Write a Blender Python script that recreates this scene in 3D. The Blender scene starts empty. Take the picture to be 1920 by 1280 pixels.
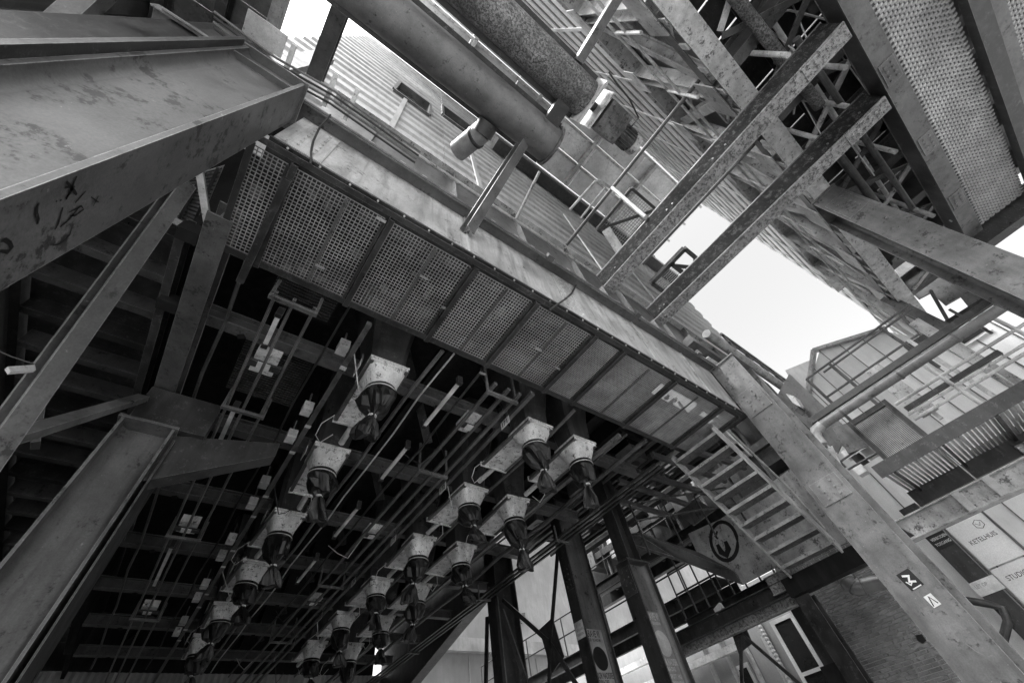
import bpy, math, random
from mathutils import Vector, Matrix
random.seed(7)
S = bpy.context.scene
COL = S.collection
# ------------------------------------------------------------------ camera
ROT = [[0.80004079, -0.5822927, -0.1444643],
       [0.39366645, 0.69122387, -0.60600023],
       [0.45272669, 0.42795416, 0.7822364]]      # rows: camera right, down, forward in world axes
FPX = 742.0
cd = bpy.data.cameras.new('camera')
cam = bpy.data.objects.new('camera', cd)
COL.objects.link(cam)
cd.sensor_width = 36.0
cd.lens = FPX / 1920 * 36
cd.clip_start = 0.05
cd.clip_end = 600
r, d, f = [Vector(a) for a in ROT]
mw = Matrix.Identity(4)
for i in range(3):
    mw[i][0] = r[i]
    mw[i][1] = -d[i]
    mw[i][2] = -f[i]
cam.matrix_world = mw
S.camera = cam
# ------------------------------------------------------------------ sky, sun, exposure
SUN_EL, SUN_AZ = 60.0, 190.0        # direction the light comes from (degrees, azimuth from +X towards +Y)
w = bpy.data.worlds.new('World')
S.world = w
w.use_nodes = True
nt = w.node_tree
nt.nodes.clear()
sky = nt.nodes.new('ShaderNodeTexSky')
sky.sky_type = 'NISHITA'
sky.sun_disc = False
sky.sun_elevation = math.radians(SUN_EL)
sky.sun_rotation = math.radians(90 - SUN_AZ)
sky.dust_density = 4.0
bw = nt.nodes.new('ShaderNodeRGBToBW')
bg = nt.nodes.new('ShaderNodeBackground')
bg.inputs[1].default_value = 0.15
ow = nt.nodes.new('ShaderNodeOutputWorld')
nt.links.new(sky.outputs[0], bw.inputs[0])
nt.links.new(bw.outputs[0], bg.inputs[0])
nt.links.new(bg.outputs[0], ow.inputs[0])
sl = bpy.data.lights.new('sun', 'SUN')
sl.energy = 0.6
sl.angle = math.radians(12)
sun = bpy.data.objects.new('sun', sl)
COL.objects.link(sun)
ea, aa = math.radians(SUN_EL), math.radians(SUN_AZ)
sd = Vector((math.cos(ea) * math.cos(aa), math.cos(ea) * math.sin(aa), math.sin(ea)))
sun.rotation_euler = (-sd).to_track_quat('-Z', 'Y').to_euler()
sun.location = sd * 60
S.view_settings.view_transform = 'Standard'
S.view_settings.look = 'None'
S.view_settings.gamma = 1.0
S.view_settings.exposure = 2.02
S.render.resolution_x = 1024
S.render.resolution_y = 682
S.render.engine = 'CYCLES'
S.cycles.max_bounces = 8
S.cycles.diffuse_bounces = 5

GZ = -1.6          # street level; the camera is the origin


def sight(u, v, x=None, y=None, z=None):
    """world point where the photographed point (u, v) meets a plane of the building grid"""
    c = Vector((u - 960, v - 640, FPX))
    q = r * c[0] + d * c[1] + f * c[2]
    t = x / q[0] if x is not None else y / q[1] if y is not None else z / q[2]
    return q * t


# ------------------------------------------------------------------ materials
MATS = {}


def mat(name, lo, hi, scale=3.0, rough=0.6, metal=0.0, bump=0.15, streak=0.0, streak_col=0.08,
        chip=0.0, chip_col=0.05, chip_scale=9.0, grain=70.0, spec=0.5, edge=0.0):
    m = bpy.data.materials.new(name)
    m.use_nodes = True
    t = m.node_tree
    t.nodes.clear()
    N = t.nodes.new
    L = t.links.new
    out = N('ShaderNodeOutputMaterial')
    b = N('ShaderNodeBsdfPrincipled')
    L(b.outputs[0], out.inputs[0])
    geo = N('ShaderNodeNewGeometry')

    def noise(sc, detail=6.0, ro=0.6, stretch=None):
        n = N('ShaderNodeTexNoise')
        n.inputs['Scale'].default_value = sc
        n.inputs['Detail'].default_value = detail
        n.inputs['Roughness'].default_value = ro
        if stretch:
            mp = N('ShaderNodeMapping')
            mp.inputs['Scale'].default_value = stretch
            L(geo.outputs['Position'], mp.inputs[0])
            L(mp.outputs[0], n.inputs['Vector'])
        else:
            L(geo.outputs['Position'], n.inputs['Vector'])
        return n.outputs['Fac']

    def ramp(src, a, c, va=0.0, vc=1.0):
        q = N('ShaderNodeMapRange')
        q.inputs['From Min'].default_value = a
        q.inputs['From Max'].default_value = c
        q.inputs['To Min'].default_value = va
        q.inputs['To Max'].default_value = vc
        q.clamp = True
        L(src, q.inputs['Value'])
        return q.outputs[0]

    def mix(fac, a, bb):
        q = N('ShaderNodeMix')
        q.data_type = 'FLOAT'
        L(fac, q.inputs[0])
        if hasattr(a, 'links'):
            L(a, q.inputs[2])
        else:
            q.inputs[2].default_value = a
        if hasattr(bb, 'links'):
            L(bb, q.inputs[3])
        else:
            q.inputs[3].default_value = bb
        return q.outputs[0]

    big = noise(scale, 8, 0.65)
    val = mix(ramp(big, 0.32, 0.68), lo, hi)
    wide = noise(scale * 0.33, 5, 0.55)
    vw = N('ShaderNodeMath')
    vw.operation = 'MULTIPLY'
    L(val, vw.inputs[0])
    L(ramp(wide, 0.33, 0.67, 0.72, 1.22), vw.inputs[1])
    val = vw.outputs[0]
    if streak:
        st = noise(1.0, 5, 0.6, (9, 9, 0.5) if streak > 0.7 else (7, 7, 1.3))
        val = mix(ramp(st, 0.46, 0.70, 0, streak), val, streak_col)
        s2 = noise(1.0, 4, 0.65, (34, 34, 0.9))
        val = mix(ramp(s2, 0.56, 0.68, 0, max(0, streak - 0.35) * 1.1), val, streak_col * 0.7)
        s3 = noise(1.0, 3, 0.6, (26, 23, 0.7))
        val = mix(ramp(s3, 0.60, 0.72, 0, max(0, streak - 0.35) * 0.9), val, min(0.8, hi * 1.6))
    fine = noise(grain, 4, 0.7)
    if chip:
        ca = noise(chip_scale, 12, 0.72)
        cb = noise(chip_scale * 5.3, 8, 0.7)
        cm = N('ShaderNodeMath')
        cm.operation = 'ADD'
        L(ramp(ca, 0, 1, 0, 0.62), cm.inputs[0])
        L(ramp(cb, 0, 1, 0, 0.38), cm.inputs[1])
        th = 0.615 - 0.16 * chip
        val = mix(ramp(cm.outputs[0], th - 0.05, th, 0, 0.35), val, chip_col * 1.6)
        val = mix(ramp(cm.outputs[0], th, th + 0.022, 0, 0.9), val, chip_col)
        # bright scuffs
        sc = noise(1.0, 6, 0.7, (chip_scale * 5, chip_scale * 2.2, chip_scale * 4))
        val = mix(ramp(sc, 0.66, 0.70, 0, 0.55), val, min(0.75, hi * 2.2))
    if edge:  # edges painted paler: edge highlights put into the colour, together with worn paint
        bv = N('ShaderNodeBevel')
        bv.samples = 3
        bv.inputs['Radius'].default_value = 0.007
        dt = N('ShaderNodeVectorMath')
        dt.operation = 'DOT_PRODUCT'
        L(bv.outputs[0], dt.inputs[0])
        L(geo.outputs['True Normal'], dt.inputs[1])
        em = ramp(dt.outputs['Value'], 0.97, 0.80, 0, 1)
        en = N('ShaderNodeMath')
        en.operation = 'MULTIPLY'
        L(em, en.inputs[0])
        L(ramp(noise(11, 5, 0.7), 0.38, 0.55, 0.15, 1.0), en.inputs[1])
        val = mix(en.outputs[0], val, edge)
    oi = N('ShaderNodeObjectInfo')
    v1 = N('ShaderNodeMath')
    v1.operation = 'MULTIPLY'
    L(val, v1.inputs[0])
    L(ramp(oi.outputs['Random'], 0, 1, 0.86, 1.14), v1.inputs[1])
    v2 = N('ShaderNodeMath')
    v2.operation = 'MULTIPLY'
    L(v1.outputs[0], v2.inputs[0])
    L(ramp(fine, 0.3, 0.7, 0.82, 1.15), v2.inputs[1])
    L(v2.outputs[0], b.inputs['Base Color'])
    b.inputs['Metallic'].default_value = metal
    b.inputs['Specular IOR Level'].default_value = spec
    L(ramp(big, 0.3, 0.7, max(0.05, rough - 0.12), min(1, rough + 0.15)), b.inputs['Roughness'])
    if bump:
        bn = N('ShaderNodeBump')
        bn.inputs['Strength'].default_value = bump
        bn.inputs['Distance'].default_value = 0.01
        L(fine, bn.inputs['Height'])
        L(bn.outputs[0], b.inputs['Normal'])
    MATS[name] = m
    return m


mat('pale_steel', 0.10, 0.22, 2.6, 0.42, 0, 0.15, 0.4, 0.05, 0.3, 0.035, 4, edge=0.6)
mat('pale_steel_plain', 0.10, 0.22, 2.6, 0.42, 0, 0.15, 0.4, 0.05, 0.3, 0.035, 4)
mat('girder_paint', 0.46, 0.76, 1.8, 0.4, 0, 0.1, 0.62, 0.13, 0.22, 0.10, 4, edge=0.8)
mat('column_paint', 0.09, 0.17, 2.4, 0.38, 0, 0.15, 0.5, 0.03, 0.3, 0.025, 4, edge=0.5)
mat('column_paint_plain', 0.085, 0.16, 2.4, 0.4, 0, 0.15, 0.4, 0.035, 0.24, 0.03, 5)
mat('grey_steel', 0.065, 0.14, 2.8, 0.42, 0, 0.2, 0.4, 0.03, 0.3, 0.02, 6, edge=0.45)
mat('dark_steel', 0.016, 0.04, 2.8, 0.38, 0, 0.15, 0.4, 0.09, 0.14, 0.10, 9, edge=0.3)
mat('dark_steel_plain', 0.016, 0.04, 2.8, 0.38, 0, 0.15, 0.4, 0.09, 0.14, 0.10, 9)
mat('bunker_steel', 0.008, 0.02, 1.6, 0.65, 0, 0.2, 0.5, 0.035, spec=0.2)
mat('rust_flange', 0.20, 0.38, 6.0, 0.7, 0, 0.4, 0.0, 0.1, 0.6, 0.04, 22, edge=0.8)
mat('truss_steel', 0.34, 0.64, 2.8, 0.45, 0, 0.2, 0.35, 0.10, 0.34, 0.07, 6, edge=0.85)
mat('white_paint', 0.66, 0.88, 6.0, 0.5, 0, 0.15, 0.45, 0.18, 0.36, 0.03, 12)
mat('galvanised', 0.28, 0.48, 6.0, 0.35, 0.3, 0.08, 0.3, 0.18)
mat('tube_white', 0.52, 0.74, 7.0, 0.45, 0, 0.1, 0.25, 0.2, 0.25, 0.1, 12)
mat('wire_steel', 0.28, 0.46, 5.0, 0.5, 0.1, 0.05)
mat('woven_wire', 0.30, 0.50, 3.0, 0.45, 0.3, 0.05)
mat('rubber', 0.006, 0.016, 5.0, 0.32, 0, 0.25)
mat('string', 0.6, 0.75, 9.0, 0.8, 0, 0)
mat('number_white', 0.62, 0.78, 9.0, 0.5, 0, 0, 0.3, 0.3)
mat('black_print', 0.008, 0.014, 9.0, 0.5, 0, 0)
mat('graffiti_black', 0.006, 0.016, 12.0, 0.5, 0, 0)
mat('cladding', 0.66, 0.80, 1.0, 0.45, 0, 0.06, 0.25, 0.42)
mat('corrugated', 0.36, 0.52, 1.4, 0.5, 0, 0.1, 0.4, 0.16)
mat('louvre_grey', 0.72, 0.88, 1.2, 0.5, 0, 0.1, 0.3, 0.35)
mat('soffit_panel', 0.58, 0.82, 0.9, 0.7, 0, 0.2, 0.4, 0.36, 0.25, 0.3, 3)
mat('brick', 0.11, 0.36, 3.5, 0.85, 0, 0.5, 0, 0.1, 0.3, 0.05, 7)
mat('mortar', 0.55, 0.72, 5.0, 0.9, 0, 0.4)
mat('plaster', 0.24, 0.34, 0.8, 0.85, 0, 0.3, 0.3, 0.16)
mat('concrete', 0.20, 0.34, 1.4, 0.9, 0, 0.5, 0.3, 0.12)
mat('rough_concrete', 0.05, 0.12, 3.0, 0.9, 0, 0.9)
mat('timber_wall', 0.05, 0.11, 3.0, 0.7, 0, 0.4, 0.5, 0.03)
mat('pipe_paint', 0.12, 0.21, 2.2, 0.42, 0, 0.15, 0.35, 0.06, 0.25, 0.04, 7)
mat('pipe_rust', 0.09, 0.34, 5.0, 0.65, 0, 0.35, 0, 0.1, 0.72, 0.03, 34)
mat('motor_paint', 0.06, 0.17, 7.0, 0.55, 0, 0.3, 0, 0.1, 0.5, 0.02, 13)
mat('window_frame', 0.68, 0.82, 3.0, 0.5, 0, 0.05)
mat('glass_dark', 0.02, 0.04, 1.0, 0.08, 0, 0.0, spec=0.9)
mat('banner', 0.68, 0.78, 1.0, 0.7, 0, 0.02)
mat('poster_paper', 0.38, 0.50, 8.0, 0.7, 0, 0.1)
mat('grey_print', 0.16, 0.22, 8.0, 0.6, 0, 0)
mat('ground_paving', 0.36, 0.48, 1.0, 0.85, 0, 0.3)
mat('lamp_cover', 0.55, 0.75, 4.0, 0.3, 0, 0.0)
mat('shaded_steel', 0.014, 0.035, 3.0, 0.8, 0, 0.3, 0, 0.1, 0.3, 0.09, 12, spec=0.06)  # near-black colour that holds the shade on the cross beam sides
mat('chute_steel', 0.022, 0.055, 2.5, 0.34, 0, 0.15, 0.5, 0.1, 0.1, 0.12, 7)
mat('near_column', 0.075, 0.15, 3.0, 0.5, 0, 0.15, 0.35, 0.04, 0.36, 0.03, 3, edge=0.5)
mat('near_column_plain', 0.075, 0.15, 3.0, 0.5, 0, 0.15, 0.35, 0.04, 0.36, 0.03, 3)
mat('cladding_white', 0.36, 0.48, 1.0, 0.45, 0, 0.06, 0.25, 0.25)
mat('cable', 0.02, 0.04, 4.0, 0.5, 0, 0)


# ------------------------------------------------------------------ mesh helpers
class MB:
    def __init__(s):
        s.v = []
        s.f = []
        s.smooth = False

    def add(s, vs, fs):
        o = len(s.v)
        s.v += [Vector(a) for a in vs]
        s.f += [tuple(i + o for i in q) for q in fs]
        return s

    def box(s, x0, x1, y0, y1, z0, z1):
        vs = [(x, y, z) for z in (z0, z1) for y in (y0, y1) for x in (x0, x1)]
        return s.add(vs, [(0, 2, 3, 1), (4, 5, 7, 6), (0, 1, 5, 4), (2, 6, 7, 3), (0, 4, 6, 2), (1, 3, 7, 5)])

    def section(s, p, q, poly, up=(0, 0, 1)):
        p, q, up = Vector(p), Vector(q), Vector(up)
        a = (q - p).normalized()
        side = a.cross(up)
        if side.length < 1e-4:
            side = a.cross(Vector((0, 1, 0)))
        side.normalize()
        u = side.cross(a)
        n = len(poly)
        vs = [p + side * i + u * j for i, j in poly] + [q + side * i + u * j for i, j in poly]
        fs = [(k, (k + 1) % n, n + (k + 1) % n, n + k) for k in range(n)]
        fs += [tuple(range(n - 1, -1, -1)), tuple(range(n, 2 * n))]
        return s.add(vs, fs)

    def bar(s, p, q, w, h, up=(0, 0, 1)):
        return s.section(p, q, [(-w / 2, -h / 2), (w / 2, -h / 2), (w / 2, h / 2), (-w / 2, h / 2)], up)

    def ibeam(s, p, q, b, h, tf=0.02, tw=0.014, up=(0, 0, 1)):
        B, H, W = b / 2, h / 2, tw / 2
        return s.section(p, q, [(-B, -H), (B, -H), (B, -H + tf), (W, -H + tf), (W, H - tf), (B, H - tf), (B, H),
                                (-B, H), (-B, H - tf), (-W, H - tf), (-W, -H + tf), (-B, -H + tf)], up)

    def channel(s, p, q, b, h, t=0.014, up=(0, 0, 1), flip=1):
        H = h / 2
        pl = [(0, -H), (b, -H), (b, -H + t), (t, -H + t), (t, H - t), (b, H - t), (b, H), (0, H)]
        pl = [(i * flip, j) for i, j in pl]
        if flip < 0:
            pl.reverse()
        return s.section(p, q, pl, up)

    def angle(s, p, q, b, t=0.008, up=(0, 0, 1), fx=1, fy=1):
        pl = [(0, 0), (b, 0), (b, t), (t, t), (t, b), (0, b)]
        pl = [(i * fx, j * fy) for i, j in pl]
        if fx * fy < 0:
            pl.reverse()
        return s.section(p, q, pl, up)

    def tube(s, p, q, rad, n=10, r2=None):
        s.smooth = True
        rr = rad if r2 is None else r2
        p, q = Vector(p), Vector(q)
        a = (q - p).normalized()
        e = a.orthogonal().normalized()
        g = a.cross(e)
        vs = []
        for c, ra in ((p, rad), (q, rr)):
            vs += [c + (e * math.cos(2 * math.pi * k / n) + g * math.sin(2 * math.pi * k / n)) * ra for k in range(n)]
        fs = [(k, (k + 1) % n, n + (k + 1) % n, n + k) for k in range(n)]
        fs += [tuple(range(n - 1, -1, -1)), tuple(range(n, 2 * n))]
        return s.add(vs, fs)

    def path(s, pts, rad, n=8):
        s.smooth = True
        pts = [Vector(a) for a in pts]
        rings = []
        e = None
        for i, c in enumerate(pts):
            a = (pts[min(i + 1, len(pts) - 1)] - pts[max(i - 1, 0)]).normalized()
            if e is None:
                e = a.orthogonal().normalized()
            e = (e - a * a.dot(e)).normalized()
            g = a.cross(e)
            rings.append([c + (e * math.cos(2 * math.pi * k / n) + g * math.sin(2 * math.pi * k / n)) * rad for k in range(n)])
        vs = [x for q in rings for x in q]
        fs = []
        for i in range(len(pts) - 1):
            for k in range(n):
                fs.append((i * n + k, i * n + (k + 1) % n, (i + 1) * n + (k + 1) % n, (i + 1) * n + k))
        fs += [tuple(range(n - 1, -1, -1)), tuple(range((len(pts) - 1) * n, len(pts) * n))]
        return s.add(vs, fs)

    def prism(s, poly, off):
        off = Vector(off)
        n = len(poly)
        vs = [Vector(a) for a in poly] + [Vector(a) + off for a in poly]
        fs = [(k, (k + 1) % n, n + (k + 1) % n, n + k) for k in range(n)]
        fs += [tuple(range(n - 1, -1, -1)), tuple(range(n, 2 * n))]
        return s.add(vs, fs)

    def loft(s, rings, caps=True):
        n = len(rings[0])
        vs = [x for q in rings for x in q]
        fs = []
        for i in range(len(rings) - 1):
            for k in range(n):
                fs.append((i * n + k, i * n + (k + 1) % n, (i + 1) * n + (k + 1) % n, (i + 1) * n + k))
        if caps:
            fs += [tuple(range(n - 1, -1, -1)), tuple(range((len(rings) - 1) * n, len(rings) * n))]
        return s.add(vs, fs)


def mesh_of(mb, name, loc=(0, 0, 0)):
    loc = Vector(loc)
    me = bpy.data.meshes.new(name)
    me.from_pydata([tuple(a - loc) for a in mb.v], [], mb.f)
    me.update()
    if mb.smooth:
        me.shade_smooth()
        me.set_sharp_from_angle(angle=math.radians(38))
    return me


def thing(name, label, cat, loc=(0, 0, 0), group=None):
    o = bpy.data.objects.new(name, None)
    o.empty_display_size = 0.2
    COL.objects.link(o)
    o.location = loc
    o['label'] = label
    o['category'] = cat
    if group:
        o['group'] = group
    return o


def root_of(o):
    while o.parent:
        o = o.parent
    return o


def part(parent, name, mb, material, label=None, stuff=False):
    """a mesh in world coordinates, stored relative to its thing"""
    me = mesh_of(mb, name, root_of(parent).location)
    me.materials.append(MATS[material])
    o = bpy.data.objects.new(name, me)
    COL.objects.link(o)
    o.parent = parent
    if label:
        o['label'] = label
    if stuff:
        o['kind'] = 'stuff'
    return o


def solo(name, mb, material, label, cat, group=None):
    lo = Vector((sum(a.x for a in mb.v) / len(mb.v), sum(a.y for a in mb.v) / len(mb.v), min(a.z for a in mb.v)))
    me = mesh_of(mb, name, lo)
    me.materials.append(MATS[material])
    o = bpy.data.objects.new(name, me)
    COL.objects.link(o)
    o.location = lo
    o['label'] = label
    o['category'] = cat
    if group:
        o['group'] = group
    return o


def structure(name, mb, material, kind='structure'):
    me = mesh_of(mb, name)
    me.materials.append(MATS[material])
    o = bpy.data.objects.new(name, me)
    COL.objects.link(o)
    o['kind'] = kind
    return o


def copy_tree(o, parent=None):
    c = o.copy()
    COL.objects.link(c)
    c.parent = parent
    for ch in list(o.children):
        copy_tree(ch, c)
    return c


def text_mb(txt, org, right, up, height, eps=0.003, bold=False, align='LEFT', squeeze=1.0):
    cu = bpy.data.curves.new('lettering', 'FONT')
    cu.body = txt
    cu.size = 1.0
    cu.align_x = align
    cu.resolution_u = 3
    if bold:
        cu.offset = 0.02
    ob = bpy.data.objects.new('lettering', cu)
    me = bpy.data.meshes.new_from_object(ob)
    right, up, org = Vector(right).normalized(), Vector(up).normalized(), Vector(org)
    nrm = right.cross(up)
    mb = MB()
    k = height / 0.7
    mb.add([org + right * (v.co.x * k * squeeze) + up * (v.co.y * k) + nrm * eps for v in me.vertices],
           [tuple(p.vertices) for p in me.polygons])
    bpy.data.objects.remove(ob)
    bpy.data.curves.remove(cu)
    bpy.data.meshes.remove(me)
    return mb


def stroke(mb, pts, nrm, width, eps=0.002):
    """a flat painted stroke along pts lying on a surface with normal nrm"""
    nrm = Vector(nrm)
    pts = [Vector(p) + nrm * eps for p in pts]
    n = len(pts)
    vs = []
    for i, p in enumerate(pts):
        a = (pts[min(i + 1, n - 1)] - pts[max(i - 1, 0)]).normalized()
        sd_ = a.cross(nrm).normalized() * width / 2
        if i in (0, n - 1):
            sd_ *= 0.6
        vs += [p - sd_, p + sd_]
    mb.add(vs, [(2 * i, 2 * i + 1, 2 * i + 3, 2 * i + 2) for i in range(n - 1)])


X, Y, Z = Vector((1, 0, 0)), Vector((0, 1, 0)), Vector((0, 0, 1))
# ================================================================== ground
structure('ground', MB().add([(-150, -150, GZ), (150, -150, GZ), (150, 150, GZ), (-150, 150, GZ)], [(0, 1, 2, 3)]), 'ground_paving')

# ================================================================== columns
COLG = 'heavy H section columns'


def hcolumn(label, x0, x1, y0, y1, ztop, material, tf=0.03, zbase=GZ, flange_mat=None, side=-1, ym=None):
    """H column: flanges square to X at x0 and x1, web along X"""
    t = thing('steel_column', label, 'column', ((x0 + x1) / 2, (y0 + y1) / 2, zbase), COLG)
    fm = flange_mat or material
    ym = (y0 + y1) / 2 if ym is None else ym
    part(t, 'flange', MB().box(x0, x0 + tf, y0, y1, zbase, ztop), fm)
    part(t, 'flange', MB().box(x1 - tf, x1, y0, y1, zbase, ztop), fm)
    wb = part(t, 'web', MB().box(x0 + tf, x1 - tf, ym - 0.012, ym + 0.012, zbase, ztop), material)
    part(t, 'cap_plate', MB().box(x0 - 0.03, x1 + 0.03, y0 - 0.02, y1 + 0.02, ztop, ztop + 0.03), fm)
    part(t, 'base_plate', MB().box(x0 - 0.12, x1 + 0.12, y0 - 0.1, y1 + 0.1, zbase, zbase + 0.04), fm)
    # rolled fillets between web and flanges, seen as the soft shading along the web
    fl = MB()
    fr_ = min(0.09, abs(ym - (y0 if side < 0 else y1)) - 0.02)
    for xa, sg in ((x0 + tf, 1), (x1 - tf, -1)):
        ring = []
        for k in range(13):
            a = k / 12 * math.pi / 2
            ring.append((xa + sg * fr_ * (1 - math.sin(a)), ym + side * (0.012 + fr_ * (1 - math.cos(a)))))
        pts = ring + [(xa, ym + side * 0.012)]
        fl.prism([(a, b, zbase + 0.04) for a, b in pts], (0, 0, ztop - zbase - 0.04))
    fl.smooth = True
    part(wb, 'fillet', fl, material + '_plain')
    return t


colA = hcolumn('nearest pale column at the upper left with black scrawled graffiti', -1.44, -0.89, 1.15, 1.54, 5.05, 'near_column', ym=1.235)
part(colA, 'edge_bar', MB().box(-1.475, -1.442, 1.09, 1.16, GZ, 5.0), 'dark_steel')
for zz in (5.0,):
    part(colA, 'stiffener', MB().box(-1.41, -0.92, 1.16, 1.222, zz - 0.3, zz - 0.285), 'near_column')
colB = hcolumn('grey column standing under the bunker at the lower left', -1.13, -0.64, 4.90, 5.32, 3.50, 'column_paint', 0.025)
colR = hcolumn('long pale column at the right with two stickers', 7.20, 7.95, 1.01, 1.52, 5.39, 'pale_steel', 0.035)
colP2 = hcolumn('dark column carrying the grey poster, nearer the stairs', 7.20, 7.86, 5.09, 5.42, 3.25, 'column_paint', 0.03, flange_mat='dark_steel')  # flanges darker than the lit web: their shade is put into the colour
colP1 = hcolumn('dark column carrying the pale poster and a white notice', 7.20, 7.90, 6.67, 6.97, 5.55, 'column_paint', 0.03, flange_mat='dark_steel')  # darker flange material again paints the shaded face beside the lit web
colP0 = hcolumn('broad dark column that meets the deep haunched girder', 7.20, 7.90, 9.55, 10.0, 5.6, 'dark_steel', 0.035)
part(colP0, 'edge_strip', MB().box(7.17, 7.198, 9.48, 9.60, GZ + 0.05, 4.2), 'column_paint', 'lighter strip standing for the flange edge of the column')  # added strip standing for the flange edge, painted paler
# upper part of the two poster columns
part(colP2, 'upper_shaft', MB().ibeam((7.5, 5.26, 3.29), (7.5, 5.26, 5.6), 0.3, 0.4, 0.02, 0.014, X), 'dark_steel')
for c, ya in ((colP1, 6.97), (colP2, 5.42)):
    part(c, 'knee_plate', MB().prism([(7.3, ya, 5.0), (7.3, ya + 0.75, 5.55), (7.3, ya + 0.75, 5.8), (7.3, ya, 5.56)], (0.3, 0, 0)), 'dark_steel')
# knee box and bracket plates above column B
part(colB, 'knee_box', MB().box(-1.09, -0.35, 4.93, 5.29, 3.53, 4.02), 'dark_steel')
part(colB, 'knee_bracket', MB().prism([(-0.635, 5.0, 2.9), (-0.635, 5.0, 3.49), (0.45, 5.0, 3.75), (0.45, 5.0, 3.55)], (0, 0.2, 0)), 'dark_steel')
part(colB, 'side_plate', MB().box(-0.60, -0.585, 4.95, 5.75, GZ, 3.4), 'dark_steel')

# graffiti on column A (flat paint on the outer flange)
g = MB()
Fx = -0.888


def gs(pts, wd):
    stroke(g, [sight(a, b, x=Fx) for a, b in pts], X, wd, 0.0015)


gs([(72, 380), (68, 388), (67, 400), (71, 412), (69, 420)], 0.016)
gs([(120, 352), (131, 349), (138, 350), (130, 362), (122, 372)], 0.013)
gs([(124, 340), (137, 357), (143, 365)], 0.016)
gs([(143, 330), (133, 352), (123, 374)], 0.014)
gs([(160, 358), (140, 380)], 0.011)
gs([(117, 388), (108, 420), (102, 430)], 0.010)
gs([(150, 385), (128, 412), (112, 425)], 0.010)
gs([(128, 398), (152, 386), (156, 392), (140, 404), (130, 404)], 0.009)
gs([(135, 420), (130, 440), (118, 452), (108, 458), (98, 460)], 0.007)
gs([(170, 369), (184, 379)], 0.009)
gs([(184, 367), (174, 386)], 0.009)
gs([(104, 376), (106, 378)], 0.012)
gs([(112, 374), (114, 376)], 0.012)
gs([(0, 452), (8, 449), (17, 455), (21, 464), (14, 472), (0, 470)], 0.018)
part(colA, 'graffiti', g, 'graffiti_black', 'black scrawled graffiti letters')
# stickers and graffiti on column R (face x = 7.20)
st = MB()


def face_rect(u, v, wd, ht, x, tilt=0.0):
    c = sight(u, v, x=x)
    a = Vector((0, -math.cos(tilt), math.sin(tilt)))
    b = Vector((0, math.sin(tilt), math.cos(tilt)))
    return c, a, b


for (u, v, wd, ht, nm) in ((1706, 1086, 0.16, 0.19, 'sticker'), (1748, 1125, 0.09, 0.12, 'sticker')):
    c, a, b = face_rect(u, v, wd, ht, 7.198, 0.1)
    s_ = MB().prism([c - a * wd / 2 - b * ht / 2, c + a * wd / 2 - b * ht / 2, c + a * wd / 2 + b * ht / 2, c - a * wd / 2 + b * ht / 2], (-0.003, 0, 0))
    o = part(colR, nm, s_, 'black_print' if wd > 0.1 else 'number_white', 'black sticker with a white figure' if wd > 0.1 else 'white diamond sticker')
    m_ = MB()
    c2 = c - X * 0.005
    kk = wd / 0.24 if wd > 0.1 else wd / 0.13
    a = a * kk
    b = b * kk
    if wd > 0.1:
        stroke(m_, [c2 + a * -0.06 + b * 0.09, c2 + a * 0.03 + b * 0.05, c2 + a * -0.03 + b * -0.02, c2 + a * 0.06 + b * -0.06], -X, 0.035, 0)
        stroke(m_, [c2 + a * -0.08 + b * 0.0, c2 + a * -0.05 + b * -0.07, c2 + a * 0.0 + b * -0.04], -X, 0.02, 0)
        stroke(m_, [c2 + a * -0.08 + b * -0.13, c2 + a * 0.08 + b * -0.13], -X, 0.02, 0)
        part(o, 'sticker_print', m_, 'number_white')
    else:
        stroke(m_, [c2 + a * -0.05 + b * -0.07, c2 + a * 0.0 + b * 0.06, c2 + a * 0.04 + b * -0.06], -X, 0.022, 0)
        part(o, 'sticker_print', m_, 'black_print')
g = MB()


def gr(pts, wd):
    stroke(g, [sight(a, b, x=7.199) for a, b in pts], -X, wd, 0.002)


gr([(1722, 1136), (1732, 1150), (1745, 1160)], 0.012)
gr([(1775, 1190), (1792, 1182)], 0.03)
gr([(1785, 1184), (1797, 1202)], 0.03)
gr([(1800, 1172), (1815, 1186)], 0.025)
gr([(1812, 1176), (1806, 1184), (1818, 1184)], 0.02)
gr([(1810, 1205), (1830, 1220), (1850, 1230), (1862, 1228)], 0.012)
gr([(1745, 1145), (1760, 1175), (1772, 1190)], 0.008)
part(colR, 'graffiti', g, 'grey_print', 'faint dark scrawl')
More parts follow.
